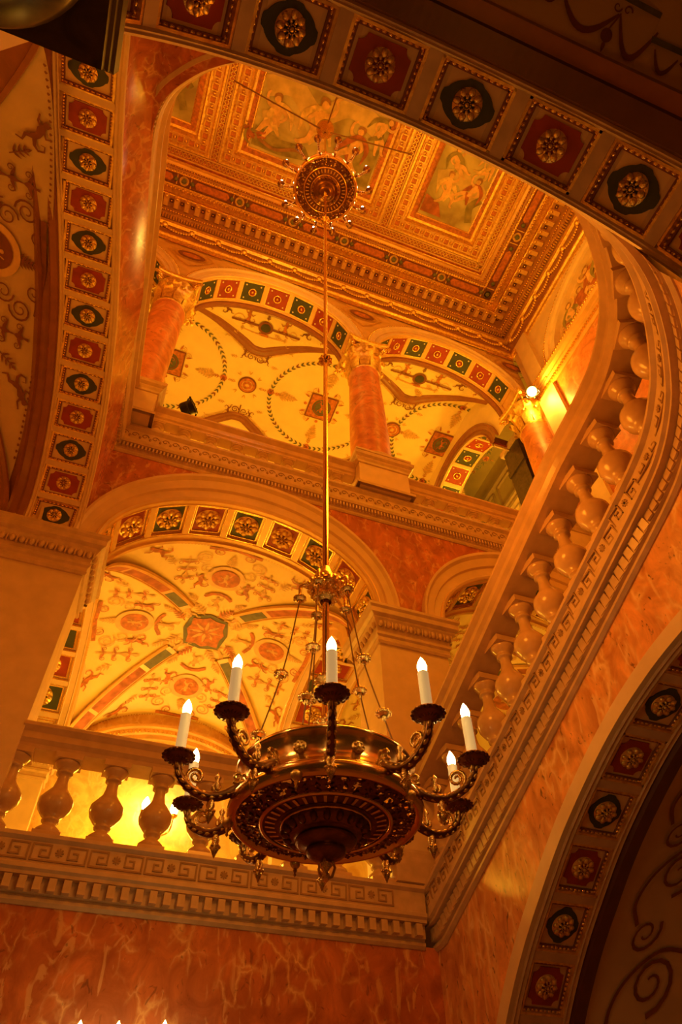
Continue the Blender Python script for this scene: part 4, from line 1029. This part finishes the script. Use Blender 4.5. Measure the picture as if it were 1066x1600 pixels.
b = B(); b.quad(A3(X0, Y0c, ZC), A3(X1c, Y0c, ZC), A3(X1c, Y1c, ZC), A3(X0, Y1c, ZC), 'paint_rust')
ceil = structure('ceiling', b)
# braid pattern on the bands between coffers
def braid(b, p, q, w):
    p, q = A3(*p), A3(*q); d = unit(q-p); n_ = A3(-d[1], d[0]); L_ = np.linalg.norm(q-p); n = int(L_/.16)
    for k in range(n):
        c = p+d*L_*(k+.5)/n
        for sg in (-1, 1):
            e = unit(d+n_*sg*1.3); b.box(A3(*c, ZC-.02), (w*.62, .017, .012), 'gold_leaf', [A3(*e, 0), A3(-e[1], e[0], 0), A3(0, 0, 1)])
    for sg in (-1, 1): b.box(A3(*((p+q)/2+n_*sg*w/2), ZC-.03), (L_/2, .03, .04), 'stucco_gold', [A3(*d, 0), A3(*n_, 0), A3(0, 0, 1)])
yb0, yb1 = 1.92, 7.82
b = B()
for (p, q) in (((X0+1.9, 8.03), (X1c-1.9, 8.03)), ((X1c-1.99, 8.1), (X1c-1.99, 1.6)), ((5.39, 7.8), (5.39, 1.9)), ((-1.99, 7.8), (-1.99, 1.9)), ((X0+1.9, 1.71), (X1c-1.9, 1.71))): braid(b, p, q, .30)
o = put('braided_band', b, ceil); o['kind'] = 'stuff'
blk = B(); blk.box((0, 0, -.03), (.11, .11, .03), 'paint_rust'); 
for sg in (-1, 1): blk.box((sg*.12, 0, -.04), (.018, .13, .04), 'gold_leaf'); blk.box((0, sg*.12, -.04), (.13, .018, .04), 'gold_leaf')
blk = blk.mesh('m')
gbl = B(); gbl.ball((0, 0, -.04), (.06, .07, .05), 'gold', 8, 5); gbl = gbl.mesh('m')
for ci, (xa, xb) in enumerate(((-9.6+2.8, -2.18), (-1.80, 5.20), (5.58, 9.92))):
    fr = B()
    def ring(m0, m1, z0, z1, mat):
        a = [(xa+m0, yb0+m0), (xb-m0, yb0+m0), (xb-m0, yb1-m0), (xa+m0, yb1-m0)]; c = [(xa+m1, yb0+m1), (xb-m1, yb0+m1), (xb-m1, yb1-m1), (xa+m1, yb1-m1)]
        fr.grid([[A3(*p, z0), A3(*q, z1)] for p, q in zip(a+a[:1], c+c[:1])], mat)
    for m0, m1, z0, z1, mt in ((0, .0, 0, -.12, 'stucco_gold'), (0, .08, -.12, -.12, 'gold_leaf'), (.08, .14, -.12, -.06, 'gold_leaf'), (.14, .50, -.06, -.06, 'stucco_gold'), (.50, .58, -.06, -.10, 'gold_leaf'), (.58, .64, -.10, -.02, 'gold_leaf'), (.64, .92, -.02, .04, 'gold_leaf'), (.92, 1.0, -.03, .02, 'gold')):
        ring(m0, m1, ZC+z0, ZC+z1, mt)
    cf = put('ceiling_coffer', fr, ceil)
    pb_ = B(); pb_.quad(A3(xa+.98, yb0+.98, ZC-.01), A3(xb-.98, yb0+.98, ZC-.01), A3(xb-.98, yb1-.98, ZC-.01), A3(xa+.98, yb1-.98, ZC-.01), 'painting_sky')
    put('ceiling_painting', pb_, cf)
    m = .32; nx = int((xb-xa-2*m)/.42); ny = int((yb1-yb0-2*m)/.42)
    for k in range(nx+1):
        x = xa+m+(xb-xa-2*m)*k/nx
        for y in (yb1-m, yb0+m):
            put('inset_block', blk, cf, frame((x, y, ZC-.06)))
            if k < nx: put('gilt_boss', gbl, cf, frame((x+(xb-xa-2*m)/nx/2, y, ZC-.06)))
    for k in range(1, ny):
        y = yb0+m+(yb1-yb0-2*m)*k/ny
        for x in (xa+m, xb-m): put('inset_block', blk, cf, frame((x, y, ZC-.06)))
    for k in range(ny):
        y = yb0+m+(yb1-yb0-2*m)*(k+.5)/ny
        for x in (xa+m, xb-m): put('gilt_boss', gbl, cf, frame((x, y, ZC-.06), (0, 1, 0), (-1, 0, 0)))
    P = Paint(lambda x, y: A3(x, y, ZC-.03)); P2 = Paint(lambda x, y: A3(x, y, ZC-.05))
    mx, my = (xa+xb)/2, (yb0+yb1)/2
    if ci == 1:
        P.poly([(-.75, 6.72), (.4, 6.75), (1.7, 6.55), (1.3, 6.1), (.3, 6.2), (-.75, 6.0)], 'paint_moss'); P.poly([(2.5, 6.72), (4.15, 6.72), (4.15, 5.2), (3.3, 5.5), (2.8, 6.3)], 'paint_moss')
        P.ribbon(catmull([(-.7, 4.6), (.3, 4.3), (1.4, 4.9), (2.6, 4.2), (4.0, 4.6)], 6), .7, 'paint_cloud'); P.ribbon(catmull([(-.6, 5.6), (.6, 5.3), (1.2, 5.8)], 6), .35, 'paint_cloud')
        P2.body((.1, 6.35), -PI/2-.15, 1.7, 'paint_skin', 'paint_cloth', 1, -1); P2.body((1.55, 6.2), -PI/2, 2.0, 'paint_skin', 'paint_cloth', 0, 1)
        P2.body((2.9, 6.3), -PI/2+.25, 1.7, 'paint_skin', 'paint_wine', 0, -1); P2.body((3.6, 5.2), -PI/2+.5, 1.4, 'paint_skin', 'paint_moss', 1, 1); P2.body((-.4, 6.6), -PI/2-1.1, .9, 'paint_wine', 'paint_moss', 1, 1)
        P2.body((.4, 4.2), -PI/2-.4, 1.5, 'paint_skin', 'paint_wine', 1, 1); P2.body((2.4, 4.3), -PI/2+.2, 1.5, 'paint_skin', 'paint_cloth', 1, -1)
        P2.ribbon(catmull([(-.5, 6.45), (.2, 6.6), (1.0, 6.35), (1.6, 6.5)], 6), .12, 'paint_hair')
    else:
        P.poly([(mx-1.15, 6.7), (mx-.2, 6.7), (mx-.5, 6.2), (mx-1.15, 6.0)], 'paint_wine'); P.ribbon(catmull([(mx-1.0, 5.3), (mx, 5.0), (mx+.6, 5.5), (mx+1.1, 5.1)], 6), .6, 'paint_cloud')
        P.ribbon(catmull([(mx+1.0, 6.5), (mx+.8, 5.9), (mx+1.1, 5.5)], 6), .3, 'paint_moss')
        P2.body((mx-.25, 6.2), -PI/2-.2, 1.35, 'paint_skin', 'paint_cloth', 0, 1); P2.body((mx+.45, 6.0), -PI/2+.25, 1.3, 'paint_skin', 'paint_wine', 1, -1); P2.body((mx-.3, 5.1), -PI/2-.3, 1.2, 'paint_skin', 'paint_moss', 1, 1); P2.body((mx+.6, 4.8), -PI/2+.4, 1.1, 'paint_cloth', 'paint_skin', 0, 1)
    put('painted_figures', P.b, cf); put('painted_figures', P2.b, cf)
# ------------------------------------------------------------------ chandeliers
CX, CY = 1.72, 4.86
def flame_mesh(k, mat):
    b = B(); b.lathe([(.026*k, 0), (.034*k, .03*k), (.038*k, .065*k), (.030*k, .10*k), (.016*k, .13*k), (.001, .155*k)], 12, mat); return b.mesh('bulb')
def leafy(b, pts, r, n, mat, k=1.0):
    """acanthus lumps along an arm"""
    P_ = Path(pts)
    for i in range(n):
        s = P_.L*(i+.5)/n; p = P_.at(s); t = P_.tan(s); up = unit(A3(0, 0, 1)-t*t[2]); sd = np.cross(t, up)
        for a in (.5, 2.1, 3.7, 5.3):
            b.ball(p+(up*math.sin(a)+sd*math.cos(a))*r*.7, (P_.L/n*.55, r*.5, r*.4), mat, 5, 3, [unit(t+up*.25*math.sin(a)), sd, np.cross(t, sd)])
def chandelier(zd, narm, a0, label, chains=True, bulb='bulb', suspended=None, kd=1.0, ka=1.0, dr=0.0):
    """zd: height of the pierced disc's rim; built in local coordinates about the axis"""
    M0 = frame((CX, CY, zd)); root = put('chandelier', None, None, M0, label, 'chandelier', 'gilt chandeliers hanging on one pole')
    SD = Matrix.Diagonal((kd, kd, kd, 1)); M1 = M0 @ SD
    def part(nm, b, par=None, M=None): return put(nm, b, par or root, M or M1)
    R_ = .80
    b = B()   # rim and dished underside rings
    b.lathe([(R_-.07, -.015), (R_-.05, -.045), (R_-.02, -.05), (R_, -.03), (R_+.02, .01), (R_+.015, .05), (R_, .07), (R_-.03, .08), (R_-.10, .07), (R_-.10, .03), (R_-.07, -.015)], 72, 'brass')
    b.lathe([(.545, -.05), (.555, -.07), (.53, -.08), (.51, -.065), (.545, -.05)], 64, 'brass'); b.lathe([(.36, -.075), (.38, -.09), (.36, -.10), (.34, -.08)], 48, 'brass')
    part('rim', b)
    # pierced band: openwork scrolls and bars leave real holes
    b = B(); rng = random.Random(5); nr, na = 7, 112
    rad = [.55+.21*i/nr for i in range(nr+1)]; zz_ = [-.055+.043*i/nr for i in range(nr+1)]
    for i in range(nr):
        for j in range(na):
            if 0 < i < nr-1 and rng.random() < .17: continue
            b.add([A3(rad[i+p]*math.cos(2*PI*(j+q)/na), rad[i+p]*math.sin(2*PI*(j+q)/na), zz_[i+p]) for p, q in ((0, 0), (1, 0), (1, 1), (0, 1))], [(0, 1, 2, 3)], 'bronze')
    for k in range(36):
        a = 2*PI*k/36; d = A3(math.cos(a), math.sin(a), 0); t = A3(-d[1], d[0], 0)
        for rr, q, sg in ((.59, .028, 1), (.65, .034, -1), (.715, .028, 1)):
            c = d*rr+A3(0, 0, -.055+.05*(rr-.515)/.245); b.tube([c+(d*math.cos(u)+t*sg*math.sin(u))*q*(1-.09*i) for i, u in enumerate(np.linspace(0, 6.6, 8))], .009, 4, 'bronze', cap=False)
        a2 = a+PI/36; d2 = A3(math.cos(a2), math.sin(a2), 0); t2 = A3(-d2[1], d2[0], 0)
        for rr in (.565, .62, .685, .74): b.ball(d2*rr+A3(0, 0, -.066+.05*(rr-.515)/.245), (.03, .016, .012), 'bronze', 6, 4, [unit(d2+t2*(.6 if k % 2 else -.6)), t2, A3(0, 0, 1)])
        for _ in range(3):  # random gold specks stand in for glints and lit holes
            rr, aa = rng.uniform(.57, .74), rng.uniform(0, 2*PI); b.ball((rr*math.cos(aa), rr*math.sin(aa), -.068+.05*(rr-.515)/.245), (.011, .011, .008), 'gold', 5, 3)
    part('pierced_band', b)
    b = B()   # solid inner plate; gold strips stand in for light caught in its slots
    b.lathe([(.55, -.055), (.54, -.058), (.52, -.062), (.505, -.064)], 64, 'bronze'); b.lathe([(.405, -.078), (.39, -.08), (.35, -.086)], 64, 'bronze')
    b.lathe([(.507, -.060), (.403, -.074)], 64, 'bronze')
    for k in range(36):
        a = 2*PI*k/36; d = A3(math.cos(a), math.sin(a), 0); t = A3(-d[1], d[0], 0)
        b.add([d*.42-t*.011+A3(0, 0, -.082), d*.50-t*.014+A3(0, 0, -.070), d*.50+t*.014+A3(0, 0, -.070), d*.42+t*.011+A3(0, 0, -.082)], [(0, 1, 2, 3)], 'gold_leaf')
    b.lathe([(.54, -.03), (.35, -.04), (.001, -.04)], 48, 'brass')
    part('slotted_plate', b)
    b = B()   # gadrooned bowl, boss and pendant
    b.lathe([(.36, -.09), (.355, -.11), (.33, -.14), (.27, -.165), (.235, -.17), (.235, -.185), (.25, -.195), (.25, -.21), (.22, -.23), (.16, -.245), (.15, -.26), (.165, -.275), (.155, -.30), (.11, -.325), (.06, -.34), (.03, -.35)], 48, 'bronze')
    for k in range(20):
        a = 2*PI*k/20; d = A3(math.cos(a), math.sin(a), 0); t = A3(-d[1], d[0], 0); b.ball(d*.325+A3(0, 0, -.125), (.045, .034, .05), 'bronze', 7, 5, [d, t, A3(0, 0, 1)])
    part('bowl', b)
    b = B(); b.lathe([(.03, -.34), (.045, -.36), (.05, -.385), (.03, -.41), (.018, -.43), (.03, -.45), (.035, -.475), (.02, -.495), (.001, -.50)], 16, 'gold')
    for k in range(3):
        a = 2*PI*k/3; d = A3(math.cos(a), math.sin(a), 0); b.tube([d*.05+A3(0, 0, -.34), d*.075+A3(0, 0, -.39), d*.05+A3(0, 0, -.46), d*.01+A3(0, 0, -.48)], .012, 6, 'gold')
    part('pendant', b)
    b = B()   # polished drum
    b.lathe([(.70, .06), (.77, .07), (.775, .09), (.745, .11), (.74, .20), (.745, .33), (.77, .345), (.78, .365), (.77, .385), (.73, .385), (.71, .34), (.70, .06)], 72, 'brass')
    drum = part('drum', b)
    b = B(); b.lathe([(.055, 0), (.045, .015), (.001, .025)], 12, 'gold')
    for k in range(7): a = 2*PI*k/7; b.ball((.036*math.cos(a), .036*math.sin(a), .015), (.016, .016, .013), 'gold', 5, 4)
    boss = b.mesh('boss')
    for k in range(narm):
        a = math.radians(a0+360/narm*(k+.5)); d = A3(math.cos(a), math.sin(a), 0); t = A3(-d[1], d[0], 0)
        put('drum_boss', boss, drum, M1 @ Matrix(((t[0], 0, d[0], d[0]*.745*S), (t[1], 0, d[1], d[1]*.745*S), (0, 1, 0, .22*S), (0, 0, 0, 1))))
    # arms
    ARMP = catmull([(.60, 0, .17), (.70, 0, .12), (.82, 0, .04), (.95, 0, .01), (1.08, 0, .06), (1.16, 0, .14), (1.19, 0, .24)], 5)
    b = B(); b.tube(ARMP, [.042-.016*i/len(ARMP) for i in range(len(ARMP))], 8, 'bronze'); leafy(b, ARMP, .034, 12, 'gold_leaf')
    for c, r0, sg, tt in (((1.04, 0, .15), .070, 1, 1.6), ((.72, 0, .20), .05, -1, 1.4), ((.87, 0, .09), .035, 1, 1.2)):
        n = 20; b.tube([(c[0]+r0*(1-.8*i/n)*math.cos(-.9+sg*2*PI*tt*i/n), 0, c[2]+r0*(1-.8*i/n)*math.sin(-.9+sg*2*PI*tt*i/n)) for i in range(n+1)], [.017-.008*i/n for i in range(n+1)], 6, 'gold')
    b.lathe([(.02, 0), (.03, .04), (.015, .07), (.028, .10), (.001, .14)], 8, 'gold', (.87, 0, .07)); b.lathe([(.02, 0), (.035, -.05), (.02, -.09), (.035, -.12), (.015, -.16), (.001, -.19)], 8, 'gold', (.90, 0, .0))
    for k in range(5): b.ball((.90+.03*math.cos(k*1.26), .03*math.sin(k*1.26), -.10), .018, 'gold', 5, 4)
    b.ball((.66, 0, .12), (.07, .05, .05), 'gold_leaf', 8, 5); b.lathe([(.03, 0), (.045, -.04), (.02, -.08), (.001, -.10)], 8, 'gold', (.70, 0, .06))
    arm_m = b.mesh('arm')
    b = B(); b.lathe([(.02, -.03), (.045, -.01), (.07, .0), (.095, .015), (.12, .04), (.118, .05), (.09, .04), (.05, .03), (.001, .03)], 26, 'bronze')
    for k in range(16):
        a = 2*PI*k/16; d = A3(math.cos(a), math.sin(a), 0); t = A3(-d[1], d[0], 0); b.ball(d*.112+A3(0, 0, .037), (.02, .024, .014), 'bronze', 6, 4, [d, t, A3(0, 0, 1)])
        b.ball(d*.062+A3(0, 0, .0), (.025, .010, .008), 'bronze', 5, 3, [d, t, A3(0, 0, 1)])
    b.lathe([(.045, .03), (.05, .06), (.04, .08)], 12, 'brass'); pan_m = b.mesh('pan')
    b = B(); b.lathe([(.041, .05), (.041, .385), (.043, .39), (.038, .40), (.001, .40)], 16, 'candle_sleeve'); sl_m = b.mesh('sleeve')
    fl_m = flame_mesh(1.0, bulb)
    for k in range(narm):
        a = math.radians(a0+360/narm*k); c_, s_ = math.cos(a), math.sin(a)
        Ma = M0 @ Matrix(((c_, -s_, 0, 0), (s_, c_, 0, 0), (0, 0, 1, 0), (0, 0, 0, 1)))
        Ma = Ma @ Matrix.Translation((dr*S, 0, 0)) @ Matrix.Diagonal((ka, ka, ka, 1)); arm = put('arm', arm_m, root, Ma)
        Mt = Ma @ Matrix.Translation((1.19*S, 0, .25*S))
        put('drip_pan', pan_m, arm, Mt); put('candle_sleeve', sl_m, arm, Mt); put('bulb', fl_m, arm, Mt @ Matrix.Translation((0, 0, .39*S)))
    for k in range(0, narm, 2):  # scrolled drops beneath the rim between the arms
        a = math.radians(a0+360/narm*(k+.5)); d = A3(math.cos(a), math.sin(a), 0)
        if k == 0:
            b = B(); b.ball((.0, 0, -.05), (.05, .04, .045), 'gold_leaf', 8, 5); b.lathe([(.015, -.09), (.022, -.11), (.008, -.13), (.015, -.145), (.001, -.165)], 8, 'gold'); dm = b.mesh('drop')
        put('drop', dm, root, M1 @ Matrix.Translation((d[0]*.80*S, d[1]*.80*S, .0)))
    # crown and chains
    zc = 2.42
    b = B(); b.lathe([(.05, .30), (.07, .22), (.10, .16), (.09, .12), (.15, .06), (.19, .0), (.17, -.03), (.15, -.05), (.12, -.09), (.13, -.11), (.09, -.16), (.06, -.19)], 28, 'gold', (0, 0, zc))
    for tier, (rr, zz, n) in enumerate(((.185, .02, 18), (.15, -.06, 16), (.11, -.13, 12))):
        for k in range(n): a = 2*PI*k/n; b.ball((rr*math.cos(a), rr*math.sin(a), zc+zz), (.026, .026, .035), 'gold', 6, 4)
    crown = part('crown', b, None, M0)
    b = B(); b.lathe([(.03, 0), (.06, .02), (.066, .035), (.03, .05), (.02, .075), (.001, .09)], 14, 'gold')
    for k in range(10): a = 2*PI*k/10; b.ball((.058*math.cos(a), .058*math.sin(a), .03), (.014, .014, .02), 'gold', 5, 4)
    b.lathe([(.02, 0), (.02, -.03), (.001, -.05)], 8, 'gold'); bead_m = b.mesh('bead')
    if chains:
        for k in range(5):
            a = math.radians(a0+72*k+18); d = A3(math.cos(a), math.sin(a), 0); rt = .26
            T0 = d*rt+A3(0, 0, zc-.14); T1 = d*.64+A3(0, 0, .42)
            b = B(); b.tube(catmull([d*.10+A3(0, 0, zc), d*.18+A3(0, 0, zc+.05), d*rt+A3(0, 0, zc+.02), T0], 4), .02, 6, 'gold'); put('hook', b, crown, M0)
            b = B(); pts = [T0, T0+(T1-T0)*.5+d*-.05, T1]; b.tube(catmull(pts, 6), .007, 5, 'wire'); ch = put('chain', b, root, M0)
            for q in (.02, .52, .86):
                P_ = Path(catmull(pts, 6)); p = P_.at(P_.L*q); put('bead', bead_m, ch, M0 @ Matrix.Translation((p[0]*S, p[1]*S, p[2]*S)))
    # stem
    b = B(); zt = suspended[0]-zd
    b.tube([(0, 0, -.05), (0, 0, zt)], .034, 20, 'brass'); stem = part('stem', b, None, M0)
    ks = suspended[1]
    km = B(); km.lathe([(.034, -.09), (.06, -.06), (.05, -.03), (.10, .0), (.10, .03), (.05, .05), (.06, .07), (.034, .10)], 20, 'gold')
    for k in range(10): a = 2*PI*k/10; km.ball((.095*math.cos(a), .095*math.sin(a), .015), (.025, .025, .03), 'gold', 6, 4)
    km = km.mesh('knob')
    for z in ks: put('knob', km, stem, M0 @ Matrix.Translation((0, 0, (z-zd)*S)))
    return root
lower = chandelier(2.50, 10, .6, 'large gilt bronze chandelier in the foreground with ten tall electric candles and pierced bowl', True, 'bulb', (19.22, [3.3, 3.75, 9.97, 17.24]), .93)
upper = chandelier(19.95, 14, -16.0, 'small-looking gilt chandelier high under the painted ceiling, ringed with fourteen lights', True, 'bulb_small', (27.5, [21.0, 24.0]), 1.08, .80, .27)
# gilded crown under the ceiling and its stay wires
root = put('suspension_crown', None, None, frame((CX, CY, 27.5)), 'little gilt crown hanging from three stay wires above the upper chandelier', 'crown')
b = B(); b.lathe([(.05, -.25), (.09, -.15), (.07, -.05), (.16, .1), (.30, .30), (.33, .42), (.28, .40), (.10, .15), (.04, .15)], 20, 'gold', (CX, CY, 27.5)); put('cup', b, root)
for q in ((-1.9, 4.86, 29.93), (5.40, 4.86, 29.93), (1.95, 1.9, 29.93), (1.5, 7.9, 29.93)):
    if q[1] > 7: continue
    b = B(); b.tube([(CX, CY, 27.55), q], .026, 6, 'wire'); put('stay_wire', b, root)
# ------------------------------------------------------------------ bright lamp at the upper right and the black spotlight
def stage_light(c, d, r, label, cat, lit, name):
    d = unit(d); x = unit(np.cross(d, A3(0, 0, 1))); y = np.cross(x, d); ax = [x, y, d]; c = A3(*c)
    root = put(name, None, None, frame(c), label, cat)
    b = B(); b.lathe([(.001, -r*1.5), (r*.85, -r*1.45), (r*.95, -r*1.2), (r*.9, 0), (r, .02), (r*1.05, r*.3), (r*.95, r*.3), (r*.85, .0)], 24, 'black_metal', c, ax)
    for k in range(3): a = 2*PI*k/3+.4; b.box(c+(x*math.cos(a)+y*math.sin(a))*r*1.1+d*r*.2, (r*.12, r*.12, r*.12), 'black_metal')
    put('housing', b, root)
    b = B(); b.lathe([(r*.84, .02), (r*.5, .05), (.001, .06)], 20, 'lamp_face' if lit else 'black_metal', c, ax); put('lens', b, root)
    b = B(); b.tube(catmull([c+x*r*1.15, c+x*r*1.15-A3(0, 0, r*1.4), c-A3(0, 0, r*1.9), c-x*r*1.15-A3(0, 0, r*1.4), c-x*r*1.15], 4), r*.10, 6, 'black_metal'); b.tube([c-A3(0, 0, r*1.85), c-A3(0, 0, r*2.6)], r*.14, 8, 'black_metal'); put('yoke', b, root)
stage_light((11.45, 9.35, 22.1), A3(0, 0, 0)-A3(11.45, 9.35, 24), .20, 'dazzling round lamp beside the upper right column', 'lamp', True, 'spotlight')
lamp('spotlight_beam', (11.45-.14, 9.35-.12, 22.1-.30), 110, GOLDL, .08)
stage_light((-.18, 10.05, 15.62), A3(.75, -.55, .25), .21, 'black spotlight standing on the upper left parapet, pointing right', 'lamp', False, 'spotlight')
# ------------------------------------------------------------------ dark column at the top left, beside the camera
root = put('column', None, None, frame((-1.42, .27, -2.58)), 'dark polished column top with square abacus in the near left corner overhead', 'column')
b = B(); b.lathe([(.40, 0), (.38, 3), (.35, 6.3), (.35, 6.4)], 40, 'marble_dark', (-1.42, .27, -2.58)); put('shaft', b, root)
b = B(); b.lathe([(.35, 3.3), (.40, 3.35), (.40, 3.42), (.37, 3.45), (.37, 3.6), (.44, 3.66), (.52, 3.74), (.535, 3.82), (.50, 3.90), (.42, 3.94)], 48, 'marble_dark', (-1.42, .27, 0)); put('ring_moulding', b, root)
b = B(); sq = [(-.58, -.58), (.58, -.58), (.58, .58), (-.58, .58), (-.58, -.58)]
b.grid([[A3(-1.42+x*k, .27+y*k, z) for k, z in ((.5, 3.94), (.95, 3.94), (.95, 4.0), (.975, 4.02), (.975, 4.07), (1.0, 4.09), (1.0, 4.2), (.5, 4.2))] for x, y in sq], 'marble_dark'); put('abacus', b, root)
# ------------------------------------------------------------------ three small candle bulbs low on the back wall
root = put('candelabrum', None, None, frame((.93, 9.55, 1.5)), 'three-branched gilt candelabrum whose bulbs glow at the bottom edge, in front of the marble', 'candelabrum')
b = B(); b.lathe([(.12, -4.0), (.1, -3.9), (.03, -3.8), (.03, -.1), (.06, 0), (.03, .1), (.03, .3)], 12, 'brass', (.93, 9.55, 1.5)); put('stem', b, root)
for k, (x, z) in enumerate(((.50, 2.04), (.91, 2.06), (1.42, 2.10))):
    b = B(); b.tube(catmull([(.93, 9.55, 1.55), ((.93+x)/2, 9.5, 1.45), (x, 9.5, 1.62), (x, 9.5, 1.80)], 5), .02, 6, 'brass'); b.lathe([(.03, 0), (.07, .02), (.02, .03)], 12, 'brass', (x, 9.5, 1.80)); arm = put('arm', b, root)
    b = B(); b.lathe([(.024, 0), (.024, z-1.80-.02), (.001, z-1.80)], 10, 'candle_sleeve', (x, 9.5, 1.80)); put('candle_sleeve', b, arm)
    put('bulb', cached('cb', lambda: flame_mesh(1.0, 'bulb')), arm, frame((x, 9.5, z)))
# ------------------------------------------------------------------ painted garlands on the vestibule vault and the side vault
P = Paint(lambda x, w_: vest(x, w_/3.2)-A3(0, 0, .02))
P.ribbon([(-2, .40), (2.56, .40), (2.55, .25), (5.2, .25)], .04, 'paint_teal')
for x0, x1, y_, d, w_ in ((1.80, 2.27, .30, .18, .045), (2.28, 2.58, .30, .22, .04), (1.05, 1.5, .30, .18, .045), (2.60, 2.78, .20, .12, .03), (3.3, 3.8, .2, .12, .03)):
    P.ribbon([(x0+(x1-x0)*t, y_-d*math.sin(PI*t)) for t in np.linspace(0, 1, 14)], [w_*.35]+[w_*(.5+.5*math.sin(PI*k/11)) for k in range(12)]+[w_*.35], 'paint_brown')
P.spiral((1.73, .24), .08, 0, 1.8, .025, 'paint_brown'); P.spiral((1.56, .22), .09, 2, 1.8, .025, 'paint_brown', -1)
P.disc((2.23, .15), .045, 'paint_brown', n=16); P.leaf((2.23, .11), -PI/2, .07, .03, 'paint_brown'); P.ribbon([(2.28, .31), (2.23, .19)], .012, 'paint_brown')
for sg in (-1, 1): P.spiral((2.28+sg*.04, .34), .035, 0, 1.0, .012, 'paint_brown', sg)
P.ribbon([(2.80+i*.03, .14+.05*math.cos(i*.75)) for i in range(30)], [.018+.01*math.sin(i*.75) for i in range(30)], 'paint_brown')
put('painted_garland', P.b, vestibule)
Ps = Paint(lambda y, w_: vside((y, float(np.interp(-y, [-q[0] for q in INN], [q[1] for q in INN]))), w_/3.8)-A3(0, 0, .03))
for y in (8.4, 7.2, 6.0, 4.8):
    Ps.spiral((y, .75), .28, 0, 1.6, .05, 'paint_brown'); Ps.spiral((y-.55, .55), .2, 2, 1.5, .04, 'paint_brown', -1)
    Ps.ribbon(catmull([(y+.5, .4), (y+.2, .28), (y-.1, .42), (y-.3, .8), (y-.2, 1.2)], 6), .045, 'paint_brown'); Ps.spray((y-.2, 1.15), PI/2, .5, 'paint_brown', 4)
put('painted_scrolls', Ps.b, side_vault)
